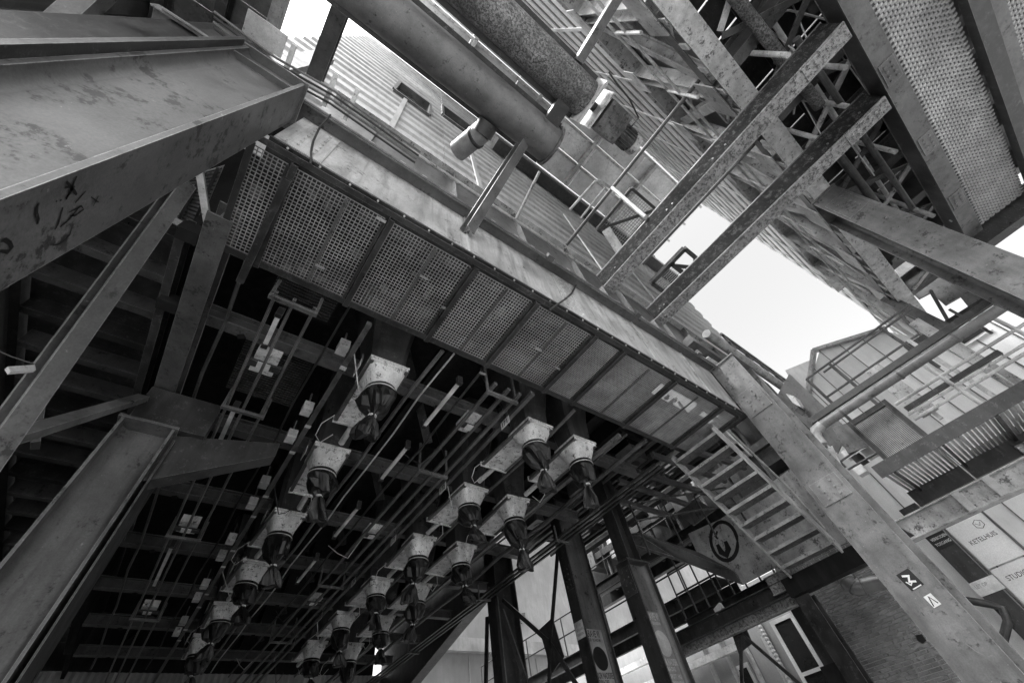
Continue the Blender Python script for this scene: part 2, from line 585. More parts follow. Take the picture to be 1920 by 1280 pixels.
# posters on the two dark columns (web faces y)
for c, yw, mt, inkm, pz in ((colP1, 6.807, 'poster_paper', 'black_print', 2.62), (colP2, 5.242, 'grey_print', 'poster_paper', 2.40)):
    x0, x1 = 7.26, 7.82
    po = part(c, 'poster', MB().box(x0, x1, yw - 0.004, yw, pz - 1.15, pz), mt, 'rave poster with bold lettering')
    tx = MB()
    for s_, zz, hh, sq in (('ELRAVE VI', pz - 0.14, 0.12, 0.56), ('STUDIO  DE RADIUM', pz - 0.215, 0.05, 0.62), ('DOOR NADISIRE', pz - 0.82, 0.095, 0.50),
                           ('OTIVRA DRE', pz - 0.90, 0.06, 0.75), ('& DE  SPOTT  HIG', pz - 1.0, 0.055, 0.72), ('GENODIGDEN TRAK', pz - 1.09, 0.05, 0.70)):
        m_ = text_mb(s_, (x0 + 0.03, yw - 0.004, zz), X, Z, hh, 0.002, True, 'LEFT', sq)
        tx.add(m_.v, m_.f)
    part(po, 'poster_lettering', tx, inkm)
    bl = MB()
    cx, cz = (x0 + x1) / 2, pz - 0.5
    bl.add([(cx + 0.2 * math.cos(a) + 0.03, yw - 0.006, cz + 0.2 * math.sin(a)) for a in [2 * math.pi * k / 24 for k in range(24)]], [tuple(range(24))])
    part(po, 'poster_print', bl, inkm)
# white notice on P1's flange
nt_ = part(colP1, 'notice', MB().box(7.194, 7.199, 6.70, 6.95, 2.45, 2.75), 'number_white', 'small white notice')
tx = MB()
for k, s_ in enumerate(('LET OP!', 'GEVAARLIJK', 'TERREIN')):
    m_ = text_mb(s_, (7.194, 6.93, 2.66 - 0.08 * k), -Y, Z, 0.045, 0.002, False, 'LEFT', 0.8)
    tx.add(m_.v, m_.f)
part(nt_, 'notice_lettering', tx, 'grey_print')

# ================================================================== main plate girder
G = thing('plate_girder', 'long pale plate girder with streaked web crossing above the mesh ceiling', 'girder', (3, 1.55, 4.2))
gx0, gx1 = -0.86, 7.22
gw = part(G, 'web', MB().box(gx0, gx1, 1.55, 1.572, 4.26, 5.42), 'girder_paint')
part(G, 'bottom_flange', MB().box(gx0, gx1, 1.515, 1.80, 4.225, 4.258), 'dark_steel')
part(G, 'top_flange', MB().box(-2.3, 8.6, 1.40, 1.78, 5.424, 5.46), 'grey_steel')
part(G, 'edge_angle', MB().box(-2.3, 8.6, 1.385, 1.398, 5.36, 5.50), 'pale_steel')
for xx in (1.28, 4.75, 6.2):
    part(G, 'splice_plate', MB().box(xx - 0.012, xx + 0.012, 1.532, 1.548, 4.27, 5.41), 'girder_paint')
for k in range(22):
    xx = -0.5 + k * 0.36 + random.uniform(-0.05, 0.05)
    part(G, 'clip', MB().box(xx, xx + 0.07, 1.365, 1.384, 5.40, 5.45), 'tube_white')
for xx in (2.6, 4.6, 6.4):
    part(G, 'bracket', MB().box(xx, xx + 0.12, 1.30, 1.383, 5.30, 5.39), 'grey_steel')
bl = MB()
for k in range(27):
    xx = -0.7 + k * 0.29
    bl.tube((xx, 1.53, 4.2245), (xx, 1.53, 4.205), 0.011, 6)
part(G, 'bolt_row', bl, 'tube_white', stuff=True)
part(G, 'conduit', MB().tube((-2.2, 1.36, 5.34), (8.3, 1.36, 5.34), 0.018, 8), 'grey_steel')

# cables hanging over the girder
cb = MB().path([(-0.62, 1.33, 5.30), (-0.62, 1.36, 5.2), (-0.63, 1.42, 5.0), (-0.6, 1.5, 4.7), (-0.55, 1.53, 4.45), (-0.50, 1.5, 4.22), (-0.48, 1.52, 4.12)], 0.011, 8)
solo('hanging_cable', cb, 'cable', 'thin black cable looping down over the left end of the girder', 'cable')
cb = MB().path([sight(1080, 535, y=1.52), sight(1072, 550, y=1.5), sight(1058, 562, y=1.49), sight(1043, 572, y=1.5), sight(1030, 582, y=1.51)], 0.014, 8)
solo('hanging_cable', cb, 'cable', 'short dark cable hanging on the streaked girder web midway', 'cable')

# darker upper girder behind
U = thing('plate_girder', 'darker second girder above and behind the pale plate girder', 'girder', (5, 1.8, 6.6))
part(U, 'web', MB().box(-1.0, 13.5, 1.80, 1.82, 6.7, 8.3), 'grey_steel')
part(U, 'bottom_flange', MB().box(-1.0, 13.5, 1.68, 1.94, 6.66, 6.69), 'grey_steel')
part(U, 'top_flange', MB().box(-1.0, 13.5, 1.66, 1.95, 8.31, 8.34), 'truss_steel')
for k in range(9):
    xx = -0.2 + k * 1.5
    part(U, 'stiffener', MB().box(xx, xx + 0.014, 1.69, 1.798, 6.70, 8.30), 'grey_steel')
rl = MB().tube((-0.9, 1.62, 7.4), (6.5, 1.62, 7.4), 0.03, 8)
part(U, 'handrail', rl, 'truss_steel')
part(U, 'handrail', MB().tube((2.6, 1.62, 7.4), (2.6, 0.7, 7.9), 0.03, 8), 'truss_steel')

# ================================================================== mesh ceiling
MZ = 4.2
W = thing('mesh_ceiling', 'long row of wire mesh panels forming the ceiling beside the pale girder', 'mesh ceiling', (3, 2.2, MZ))
div = [-0.98, -0.62, 0.34, 1.39, 2.31, 3.36, 3.95, 5.17, 6.5, 7.05]
y0, y1 = 1.66, 2.80
for i in range(len(div) - 1):
    a, b = div[i] + 0.03, div[i + 1] - 0.03
    m_ = MB()
    n = max(2, round((b - a) / (0.040 if i < 5 else 0.031)))
    for k in range(n + 1):
        xx = a + (b - a) * k / n
        m_.box(xx - 0.0042, xx + 0.0042, y0, y1, MZ, MZ + 0.008)
    nn = 30 if i < 5 else 38
    for k in range(nn):
        yy = y0 + (y1 - y0) * k / (nn - 1) + random.uniform(-0.003, 0.003)
        m_.box(a, b, yy - 0.0042, yy + 0.0042, MZ + 0.009, MZ + 0.017)
    pn = part(W, 'mesh_panel', m_, 'wire_steel')
    fr = MB()
    fr.box(a - 0.02, a + 0.012, y0, y1, MZ - 0.02, MZ - 0.002)
    fr.box(b - 0.012, b + 0.02, y0, y1, MZ - 0.02, MZ - 0.002)
    part(pn, 'panel_frame', fr, 'dark_steel')
    if b - a > 0.8:
        mid = (a + b) / 2 + 0.05
        part(pn, 'panel_joint', MB().box(mid - 0.018, mid + 0.018, y0 + 0.01, y1 - 0.01, MZ - 0.012, MZ - 0.002), 'grey_steel')
for xx in div:
    wd = 0.03
    part(W, 'cross_bar', MB().angle((xx, y0 - 0.05, MZ - 0.06), (xx, y1 + 0.03, MZ - 0.06), 0.06, 0.008), 'dark_steel')
part(W, 'edge_bar', MB().angle((div[0], y1 + 0.012, MZ - 0.05), (div[-1], y1 + 0.012, MZ - 0.05), 0.075, 0.01), 'dark_steel')
part(W, 'edge_bar', MB().angle((div[0], 1.60, MZ - 0.02), (div[-1], 1.60, MZ - 0.02), 0.06, 0.01), 'dark_steel')
for u, v in ((795, 520), (835, 578), (1010, 655), (1045, 690), (600, 500), (715, 412), (905, 700)):
    p = sight(u, v, z=MZ - 0.03)
    part(W, 'mesh_clip', MB().box(p.x - 0.05, p.x + 0.05, p.y - 0.012, p.y + 0.012, p.z - 0.012, p.z + 0.01), 'wire_steel')
for k in range(130):
    xx, yy = random.uniform(-0.8, 6.8), random.uniform(1.7, 2.75)
    if not all(abs(xx - q) > 0.12 for q in div):
        continue
    n_ = random.randint(5, 8)
    s0 = random.uniform(0.02, 0.07)
    ring = []
    for q in range(n_):
        an = 2 * math.pi * q / n_
        rr = s0 * random.uniform(0.35, 1.3)
        ring.append((xx + rr * math.cos(an), yy + 1.5 * rr * math.sin(an), MZ + 0.018))
    part(W, 'debris', MB().prism(ring, (0, 0, random.uniform(0.01, 0.03))), random.choice(('dark_steel', 'bunker_steel', 'grey_steel', 'timber_wall')))
# hanging flat bar in the left panel
part(W, 'hanger', MB().bar((-0.60, 1.75, MZ - 0.1), (-0.66, 3.05, MZ - 0.1), 0.07, 0.05), 'dark_steel')
# ================================================================== bunker underside
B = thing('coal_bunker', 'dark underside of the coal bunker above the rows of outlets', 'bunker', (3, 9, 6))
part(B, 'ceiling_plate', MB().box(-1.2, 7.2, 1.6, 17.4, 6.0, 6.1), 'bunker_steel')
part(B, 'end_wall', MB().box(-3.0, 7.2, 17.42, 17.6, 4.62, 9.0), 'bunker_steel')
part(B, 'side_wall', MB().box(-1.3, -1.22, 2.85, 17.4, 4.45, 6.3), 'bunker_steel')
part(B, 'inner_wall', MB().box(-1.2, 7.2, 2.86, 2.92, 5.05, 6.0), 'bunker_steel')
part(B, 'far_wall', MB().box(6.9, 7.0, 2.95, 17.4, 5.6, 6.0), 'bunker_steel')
# louvred panels above the mesh edge, left
for j, (xa, xb, ya, yb) in enumerate(((-0.45, 0.35, 3.0, 3.75), (-0.5, 0.45, 4.3, 5.6))):
    lv = part(B, 'louvre', MB().box(xa, xb, ya, yb, 4.90, 4.92), 'bunker_steel')
    m_ = MB()
    k = ya + 0.03
    while k < yb - 0.03:
        m_.box(xa + 0.02, xb - 0.02, k, k + 0.018, 4.875, 4.899)
        k += 0.05
    part(lv, 'louvre_slats', m_, 'dark_steel', stuff=True)
for k in range(8):
    yy = 4.02 + 1.93 * k
    t = MB().ibeam((-1.18, yy, 4.55), (7.1, yy, 4.55), 0.16, 0.22, 0.014, 0.01)
    part(B, 'joist', t, 'grey_steel')
    part(B, 'knee_brace', MB().bar((-0.5, yy + 0.05, 4.42), (0.15, yy + 1.0, 5.95), 0.08, 0.06), 'bunker_steel')
    for xx in (2.3, 5.6):
        part(B, 'knee_brace', MB().bar((xx, yy + 0.05, 4.42), (xx + 0.3, yy + 1.2, 5.9), 0.09, 0.07), 'bunker_steel')
for xx in (2.1, 5.3):
    part(B, 'rib_beam', MB().ibeam((xx, 2.95, 4.95), (xx, 17.3, 4.95), 0.2, 0.35, 0.016, 0.01), 'bunker_steel')
for k in range(6):     # inclined bunker ribs seen between the rows
    yy = 3.6 + 1.9 * k
    part(B, 'hopper_rib', MB().bar((1.75, yy + 0.7, 5.9), (2.7, yy + 1.5, 4.6), 0.14, 0.05), 'dark_steel')
part(B, 'long_beam', MB().ibeam((-1.0, 2.45, 4.28), (-1.0, 9.0, 4.28), 0.22, 0.30, 0.02, 0.014), 'grey_steel')
part(B, 'long_channel', MB().channel((-1.32, 2.8, 4.32), (-1.32, 12, 4.32), 0.08, 0.2, 0.012), 'dark_steel')
for yy in (2.75, 3.7):
    part(B, 'clamp_block', MB().box(-1.30, -1.12, yy, yy + 0.14, 4.14, 4.3), 'bunker_steel')

# ribbed bay at the far left
Lb = thing('ribbed_bunker', 'dark ribbed bunker bay behind the leaning brace at the left', 'bunker', (-2, 8, 5))
part(Lb, 'ceiling_plate', MB().box(-2.9, -1.36, 3.2, 17.4, 5.25, 5.3), 'dark_steel')
for k in range(18):
    yy = 3.5 + 0.62 * k
    rb = MB().box(-2.85, -1.38, yy, yy + 0.02, 4.98, 5.249)
    rb.box(-2.85, -1.38, yy - 0.05, yy + 0.06, 4.955, 4.979)
    part(Lb, 'rib', rb, 'grey_steel' if k % 3 else 'dark_steel')
for xx in (-2.86, -1.5):
    part(Lb, 'edge_angle', MB().angle((xx, 3.2, 4.86), (xx, 17, 4.86), 0.09, 0.01), 'bunker_steel')
part(Lb, 'front_wall', MB().box(-2.9, -1.36, 3.1, 3.18, 5.1, 7.5), 'bunker_steel')
solo('concrete_wall', MB().box(-3.3, -2.92, 2.6, 17.4, GZ, 7.5), 'rough_concrete', 'rough dark concrete wall at the left edge of the picture', 'wall')

# leaning brace tubes at left
br = MB()
pA, pB = sight(345, 345, y=1.9), sight(-60, 905, y=2.75)
br.ibeam(pA, pB, 0.10, 0.125, 0.016, 0.02, (0.6, -0.8, 0))
solo('leaning_brace', br, 'column_paint', 'thick leaning steel brace passing in front of the ribbed bay', 'brace')
br = MB().bar(sight(268, 745, y=4.86), sight(-30, 835, y=3.2), 0.11, 0.06)
solo('steel_strut', br, 'column_paint', 'thin pale strut running from the lower left column head to the leaning brace', 'brace')
br = MB().bar(sight(82, 725, y=4.0), sight(66, 835, y=4.0), 0.10, 0.05)
solo('steel_strut', br, 'dark_steel', 'short dark post hanging below the leaning brace', 'brace')
br = MB().prism([sight(8, 692, y=2.3), sight(60, 688, y=2.5), sight(62, 698, y=2.5), sight(14, 702, y=2.3)], (0, 0, 0.02))
solo('flat_bracket', br, 'tube_white', 'small pale flat bracket sticking out beside the leaning brace', 'bracket')
wr = MB().path([sight(-20, 650, y=2.6), sight(20, 668, y=2.6), sight(62, 682, y=2.5)], 0.004, 6)
solo('wire', wr, 'cable', 'thin wire running to the flat bracket at the left edge', 'wire')

# ================================================================== outlet hoppers
HX = [1.19, 3.74, 4.72]
HY0, HDY = 3.58, 1.905
HZ = 4.05
HG = 'bunker outlets hanging in three rows'


def sq(cx, cy, h, z, n=24, k=0.0):
    """ring morphing from square (k=0) to circle (k=1), half size h"""
    out = []
    for i in range(n):
        a = 2 * math.pi * (i + 0.5) / n
        c, s_ = math.cos(a), math.sin(a)
        m_ = max(abs(c), abs(s_))
        out.append(Vector((cx + h * c * ((1 - k) / m_ + k), cy + h * s_ * ((1 - k) / m_ + k), z)))
    return out


def make_hopper(cx, cy, kind):
    rnd = random.Random(kind * 17 + 3)
    t = thing('hopper_outlet', 'hopper', 'hopper', (cx, cy, HZ))
    ch = MB()
    hw = 0.46
    ch.loft([sq(cx, cy, 0.225, HZ + 0.07), sq(cx, cy, 0.26, HZ + 0.45), [Vector((cx + (p.x - cx) * 1.0, cy + (p.y - cy) * 1.45, p.z)) for p in sq(cx, cy, hw, HZ + 1.94)]])
    part(t, 'chute', ch, 'chute_steel')
    fl = MB().box(cx - 0.265, cx + 0.265, cy - 0.265, cy + 0.265, HZ + 0.035, HZ + 0.068)
    part(t, 'top_flange', fl, 'white_paint')
    fl = MB().box(cx - 0.25, cx + 0.25, cy - 0.25, cy + 0.25, HZ, HZ + 0.033)
    part(t, 'lower_flange', fl, 'white_paint')
    cn = MB().loft([sq(cx, cy, 0.235, HZ - 0.002), sq(cx, cy, 0.23, HZ - 0.05), sq(cx, cy, 0.2, HZ - 0.17, k=0.55), sq(cx, cy, 0.185, HZ - 0.25, k=1), sq(cx, cy, 0.185, HZ - 0.31, k=1)], True)
    cn.smooth = True
    part(t, 'cone', cn, 'white_paint')
    # slide gate running out towards +Y
    ya, yb = cy + 0.27, cy + 1.02
    sgp = part(t, 'slide_gate', MB().box(cx - 0.25, cx + 0.25, ya, yb, HZ + 0.004, HZ + 0.028), 'white_paint')
    part(sgp, 'gate_rail', MB().angle((cx - 0.262, cy - 0.25, HZ - 0.012), (cx - 0.262, yb, HZ - 0.012), 0.05, 0.008), 'grey_steel')
    part(sgp, 'gate_rail', MB().angle((cx + 0.262, cy - 0.25, HZ - 0.012), (cx + 0.262, yb, HZ - 0.012), 0.05, 0.008, fx=-1), 'grey_steel')
    part(sgp, 'gate_end', MB().box(cx - 0.27, cx + 0.27, yb + 0.002, yb + 0.03, HZ - 0.02, HZ + 0.06), 'white_paint')
    part(t, 'cylinder_rod', MB().tube((cx + 0.02, yb + 0.032, HZ + 0.03), (cx + 0.02, yb + 0.48, HZ + 0.03), 0.045, 10), 'tube_white')
    # band and rubber sleeve, tied and crumpled
    part(t, 'clamp_band', MB().loft([sq(cx, cy, 0.196, HZ - 0.255, k=1), sq(cx, cy, 0.2, HZ - 0.30, k=1), sq(cx, cy, 0.196, HZ - 0.312, k=1)]), 'rubber')
    part(t, 'band_ring', MB().loft([sq(cx, cy, 0.204, HZ - 0.298, k=1), sq(cx, cy, 0.204, HZ - 0.308, k=1)]), 'tube_white')
    sl_ = MB()
    rings = []
    n = 28
    lx, ly = rnd.uniform(-0.14, 0.14), rnd.uniform(-0.08, 0.16)
    bxx, byy = rnd.uniform(-0.5, 0.5), rnd.uniform(-0.4, 0.5)
    tie = (-0.66, -0.58, -0.74, -0.62)[kind % 4]
    prof = [(-0.300, 0.192, 0.0), (-0.36, 0.205, 0.12), (-0.45, 0.19, 0.24), (tie * 0.55 - 0.22, 0.14, 0.25), (tie + 0.05, 0.07, 0.4), (tie, 0.035, 0.3), (tie - 0.06, 0.075, 0.5), (tie - 0.17, 0.12, 0.45), (tie - 0.27, 0.13, 0.3)]
    ph = rnd.uniform(0, 6)
    for j, (dz, rad, cr) in enumerate(prof):
        tt = max(0, -(dz + 0.3)) / 0.6
        rg = []
        for i in range(n):
            a = 2 * math.pi * i / n
            q = rad * (1 + cr * (0.85 * math.sin(3 * a + ph + j * 0.5) + 0.6 * math.sin(5 * a + 2 * ph - j) + rnd.uniform(-0.3, 0.3)))
            flat = 0.62 if dz < tie - 0.01 else 1.0
            bt_ = max(0, tie - dz)
            rg.append(Vector((cx + lx * tt + bxx * bt_ + q * math.cos(a), cy + ly * tt + byy * bt_ + q * math.sin(a) * flat, HZ + dz + cr * 0.05 * math.sin(3 * a + ph))))
        rings.append(rg)
    sl_.loft(rings, True)
    sv = part(t, 'rubber_sleeve', sl_, 'rubber')
    tt = max(0, -(tie + 0.3)) / 0.6
    part(sv, 'tie_string', MB().loft([[Vector((cx + lx * tt + 0.052 * math.cos(a), cy + ly * tt + 0.052 * math.sin(a), HZ + tie + dz)) for a in [2 * math.pi * k / 12 for k in range(12)]] for dz in (-0.008, 0.012)]), 'string')
    if kind % 2 == 0:
        pts = [(cx - 0.28, yb - 0.1, HZ), (cx - 0.40, yb + 0.02, HZ - 0.1), (cx - 0.42, yb + 0.1, HZ - 0.25), (cx - 0.33, yb + 0.16, HZ - 0.3), (cx - 0.2, yb + 0.12, HZ - 0.15)]
    else:
        pts = [(cx + 0.1, yb + 0.05, HZ), (cx + 0.14, yb + 0.1, HZ - 0.15), (cx + 0.08, yb + 0.2, HZ - 0.25), (cx + 0.02, yb + 0.3, HZ - 0.1)]
    part(t, 'air_hose', MB().path(pts, 0.006, 6), 'tube_white')
    return t


protos = [make_hopper(HX[0], HY0, k) for k in range(4)]
ORD = ['nearest', 'second', 'third', 'fourth', 'fifth', 'farthest']
ROWN = ['left', 'middle', 'right']
used = set()
for rI, hx in enumerate(HX):
    for k in range(6):
        q = (k + rI * 2 + (rI == 2)) % 4
        if q not in used:
            o = protos[q]
            used.add(q)
        else:
            o = copy_tree(protos[q])
        o.rotation_euler = (math.radians(random.uniform(-2, 2)), math.radians(random.uniform(-2, 2)), math.radians(random.uniform(-3, 3)))
        o.scale = (1, 1, random.uniform(0.9, 1.12))
        o.location = (hx + random.uniform(-0.01, 0.01), HY0 + HDY * k + random.uniform(-0.015, 0.015), HZ)
        o['label'] = 'white hopper outlet with black sleeve, %s from the camera in the %s row' % (ORD[k], ROWN[rI])
        o['group'] = HG

# numbered signs
for rI, sx, dig in ((0, 0.84, '07'), (1, 3.18, '17')):
    for k in range(6):
        yy = 3.55 + HDY * k
        n_ = dig + str(k + 1)
        t = thing('number_sign', 'small white number sign beside the %s outlet of the %s row' % (ORD[k], ROWN[rI]), 'sign', (sx, yy, 3.98), 'numbered outlet signs')
        pl = part(t, 'sign_plate', MB().box(sx, sx + 0.006, yy - 0.11, yy + 0.11, 3.98, 4.11), 'number_white')
        part(pl, 'sign_digits', text_mb(n_, (sx, yy + 0.095, 4.005), -Y, Z, 0.085, 0.002, True, 'LEFT', 0.95), 'black_print')
        part(t, 'sign_bracket', MB().bar((sx + 0.02, yy - 0.05, 4.11), (sx + 0.02, yy - 0.05, 4.26), 0.02, 0.03), 'grey_steel')

# hanging rails along the rows
RG = 'rails hanging under the bunker'


def rail(label, xs, ya, yb, z, rad=0.02, brackets=(), square=False, material='grey_steel', bz=0.28):
    t = thing('hanging_rail', label, 'rail', (sum(xs) / len(xs), (ya + yb) / 2, z), RG)
    for xx in xs:
        m_ = MB()
        if square:
            m_.bar((xx, ya, z), (xx, yb, z), rad * 2, rad * 2)
        else:
            m_.tube((xx, ya, z), (xx, yb, z), rad, 8)
        part(t, 'rail_tube', m_, material)
    for yy in brackets:
        m_ = MB()
        a, b = min(xs) - 0.05, max(xs) + 0.05
        m_.bar((a, yy, z - 0.045), (b, yy, z - 0.045), 0.05, 0.035)
        m_.bar((a + 0.015, yy, z - 0.03), (a + 0.015, yy, z + bz), 0.03, 0.03)
        m_.bar((b - 0.015, yy, z - 0.03), (b - 0.015, yy, z + bz), 0.03, 0.03)
        part(t, 'hanger_frame', m_, 'column_paint')
    return t


rail('pair of rusty cable rails nearest the dark left column', [-0.30, -0.12, 0.09], 2.85, 16.8, 3.92, 0.018, (2.9, 4.75, 8.1, 11.5))
rl = rail('single square rail carrying small pale boxes along the left hopper row', [0.70], 2.9, 16.5, 4.12, 0.03, (), True)
for k in range(11):
    yy = 3.35 + 0.95 * k + (0.3 if k % 2 else 0)
    part(rl, 'junction_box', MB().box(0.52, 0.645, yy, yy + 0.16, 4.1, 4.24), 'tube_white' if k % 3 else 'truss_steel')
    part(rl, 'box_bracket', MB().bar((0.646, yy + 0.08, 4.14), (0.70, yy + 0.08, 4.14), 0.03, 0.03), 'grey_steel')
    part(rl, 'hanger_rod', MB().tube((0.58, yy + 0.08, 4.24), (0.58, yy + 0.08, 4.46), 0.012, 6), 'grey_steel')
    part(rl, 'rail_joint', MB().box(0.66, 0.74, yy + 0.3, yy + 0.36, 4.083, 4.089), 'tube_white')
rail('bundle of three square rails between the left and middle hopper rows', [2.55, 2.78, 2.98], 2.9, 16.8, 4.0, 0.022, (3.05, 5.05, 9.4, 12.6), True, 'grey_steel', 0.5)
rail('square rail along the middle row behind the signs', [3.25], 2.9, 16.5, 4.14, 0.03, (), True)
rail('square rail close beside the right hopper row', [5.12], 2.9, 16.5, 4.02, 0.03, (), True)
rail('bundle of long dark rails passing in front of the poster columns', [6.42, 6.55, 6.68], 3.2, 16.9, 4.02, 0.022, (6.1, 9.2, 13.0), True, 'dark_steel')

# lamp housings and tube lights on the rails
LG = 'lamps under the bunker'


def lampbox(label, x, y, z, w_=0.26, l_=0.34):
    t = thing('lamp_housing', label, 'lamp', (x, y, z), LG)
    part(t, 'housing', MB().box(x - w_ / 2, x + w_ / 2, y - l_ / 2, y + l_ / 2, z, z + 0.12), 'white_paint')
    part(t, 'bracket', MB().bar((x - w_ / 2 - 0.05, y, z - 0.03), (x + w_ / 2 + 0.05, y, z - 0.03), 0.1, 0.03), 'dark_steel')
    part(t, 'lens', MB().box(x - 0.07, x + 0.07, y - 0.06, y + 0.06, z - 0.06, z - 0.046), 'lamp_cover')


lampbox('white box lamp on the rusty rails by the mesh ceiling', -0.12, 3.95, 3.98)
lampbox('small white box lamp on the rusty rails, middle of its run', -0.12, 7.95, 3.98)
lampbox('farthest white box lamp on the rusty rails', -0.12, 11.3, 3.98)
lampbox('white box lamp on the rail bundle right of the nearest left outlet', 2.72, 3.85, 4.05)
lampbox('far white box lamp on the middle rail bundle', 2.75, 10.4, 4.05)
lampbox('white box lamp on the middle rail bundle, halfway along', 2.72, 7.3, 4.05)


def tubelight(label, a, b):
    t = thing('tube_light', label, 'lamp', a, LG)
    a, b = Vector(a), Vector(b)
    part(t, 'batten', MB().bar(a, b, 0.05, 0.035), 'number_white')
    for p in (a, b):
        part(t, 'end_cap', MB().box(p.x - 0.035, p.x + 0.035, p.y - 0.03, p.y + 0.03, p.z - 0.035, p.z + 0.1), 'dark_steel')


tubelight('thin bare tube light right of the nearest left outlet', (2.15, 3.20, 4.1), (2.15, 4.22, 4.1))
tubelight('thin bare tube light second along the middle bay', (2.15, 4.75, 4.1), (2.15, 5.7, 4.1))
tubelight('thin bare tube light third along the middle bay', (2.15, 6.6, 4.1), (2.15, 7.7, 4.1))
tubelight('thin bare tube light farthest along the middle bay', (2.15, 8.6, 4.1), (2.15, 9.7, 4.1))
tubelight('tube light inside the rusty rails nearest the mesh', (-0.2, 3.2, 4.02), (-0.2, 3.7, 4.02))
tubelight('tube light inside the rusty rails below the second frame', (-0.21, 4.85, 3.98), (-0.21, 6.3, 3.98))
tubelight('tube light inside the rusty rails, far half', (-0.21, 8.6, 3.98), (-0.21, 10.2, 3.98))

# thin conduits and cables under the bunker
cg = 'thin conduits under the bunker'
for k, (xx, zz, rad, lab) in enumerate(((-0.72, 4.38, 0.022, 'thin conduit nearest the dark left column under the joists'), (0.42, 4.36, 0.016, 'thin conduit just left of the left outlet row'),
                                 (1.72, 4.3, 0.03, 'conduit just right of the left outlet row'), (1.92, 4.34, 0.014, 'thin wire conduit left of the bare tube lights'),
                                 (2.4, 4.22, 0.02, 'conduit between tube lights and middle rail bundle'), (4.22, 4.26, 0.03, 'pipe between the middle and right outlet rows'),
                                 (5.45, 4.2, 0.02, 'conduit right of the right outlet row'), (6.0, 4.25, 0.045, 'thicker pipe between the right outlets and the dark rail bundle'))):
    pts = [(xx + 0.02 * math.sin(q * 2.1 + k), 2.95 + q * 0.95, zz + 0.02 * math.sin(q * 1.3 + k * 2)) for q in range(15)]
    solo('conduit', MB().path(pts, rad, 7), ('grey_steel', 'cable', 'column_paint', 'tube_white', 'dark_steel', 'column_paint', 'grey_steel', 'grey_steel')[k], lab, 'conduit', cg)
for k in range(12):
    rr = random.Random(50 + k)
    xx, yy = (0.7, 2.7, 3.3)[k % 3], 3.4 + 1.05 * k
    x2 = (1.2, 2.2, 3.7)[k % 3]
    mid = Vector(((xx + x2) / 2 + rr.uniform(-0.1, 0.1), yy + 0.3, 3.85))
    pts = [Vector((xx, yy, 4.2)).lerp(mid, t * t * 0 + t) if t < 1 else mid for t in (0, 0.5, 1)] + [mid.lerp(Vector((x2, yy + 0.55, 4.15)), 0.5) + Vector((0, 0, -0.03)), Vector((x2, yy + 0.55, 4.15))]
    solo('air_hose', MB().path(pts, 0.008, 6), 'cable' if k % 2 else 'tube_white', 'loose %s hose sagging from a rail, number %s from the mesh ceiling' % ('black' if k % 2 else 'pale', ('one', 'two', 'three', 'four', 'five', 'six', 'seven', 'eight', 'nine', 'ten', 'eleven', 'twelve')[k]), 'hose', 'loose hoses under the bunker')

# haunched girder at the far columns
hg = thing('haunched_girder', 'deep dark haunched girder running away from the broad column', 'girder', (7.5, 13, 5))
part(hg, 'web', MB().prism([(7.5, 10.01, 6.1), (7.5, 17.4, 6.1), (7.5, 17.4, 3.3), (7.5, 14.8, 3.7), (7.5, 12, 4.3), (7.5, 10.01, 4.7)], (0.03, 0, 0)), 'dark_steel')
fl = MB()
for a, b in (((10.01, 4.69), (12, 4.29)), ((12, 4.29), (14.8, 3.69)), ((14.8, 3.69), (17.4, 3.29))):
    fl.bar((7.51, a[0], a[1]), (7.51, b[0], b[1]), 0.34, 0.03)
part(hg, 'bottom_flange', fl, 'dark_steel')
part(hg, 'top_flange', MB().box(7.33, 7.69, 10.01, 17.4, 6.104, 6.14), 'grey_steel')
# bracing between the broad column and the poster column
bx = thing('cross_bracing', 'dark flat bar cross bracing with a centre plate beside the poster columns', 'bracing', (7.5, 8.2, 2))
cP = Vector((7.35, 7.95, 2.72))
part(bx, 'gusset_plate', MB().prism([cP + Vector(a) for a in ((0, 0.3, 0.35), (0, -0.22, 0.42), (0, -0.34, -0.35), (0, 0.12, -0.5))], (0.02, 0, 0)), 'dark_steel')
for a in ((7.35, 9.5, 4.15), (7.35, 7.0, 4.5), (7.35, 9.0, 0.2), (7.35, 7.0, 1.2)):
    part(bx, 'brace_bar', MB().bar(cP, a, 0.1, 0.03, X), 'dark_steel')
part(bx, 'brace_bar', MB().bar((7.3, 9.5, 3.9), (7.3, 8.3, 0.6), 0.13, 0.04, X), 'column_paint')
part(bx, 'brace_bar', MB().bar((7.3, 10.2, 4.0), (7.3, 11.0, 0.3), 0.13, 0.04, X), 'dark_steel')

# far end wall behind the bunker
ew = thing('corrugated_wall', 'pale corrugated wall far below the bunker end', 'wall', (2, 17.5, GZ))
for i in range(7):
    a = -3.0 + i * 1.63
    m_ = MB()
    n = 20
    prof = []
    for k in range(n + 1):
        xx = a + 1.63 * k / n
        prof.append((xx, 17.36 + (0.03 if k % 2 else 0.0)))
    vs = [(p, q, GZ) for p, q in prof] + [(p, q, 4.6) for p, q in prof]
    m_.add(vs, [(k, k + 1, n + 2 + k, n + 1 + k) for k in range(n)])
    part(ew, 'sheet', m_, 'corrugated')
# ================================================================== screw conveyors overhead
P1 = thing('conveyor_pipe', 'smooth grey conveyor pipe overhead, left of the rusty one', 'pipe', (0, 0.22, 7.2))
pz, py, pr = 7.2, 0.20, 0.30
xe = 2.25


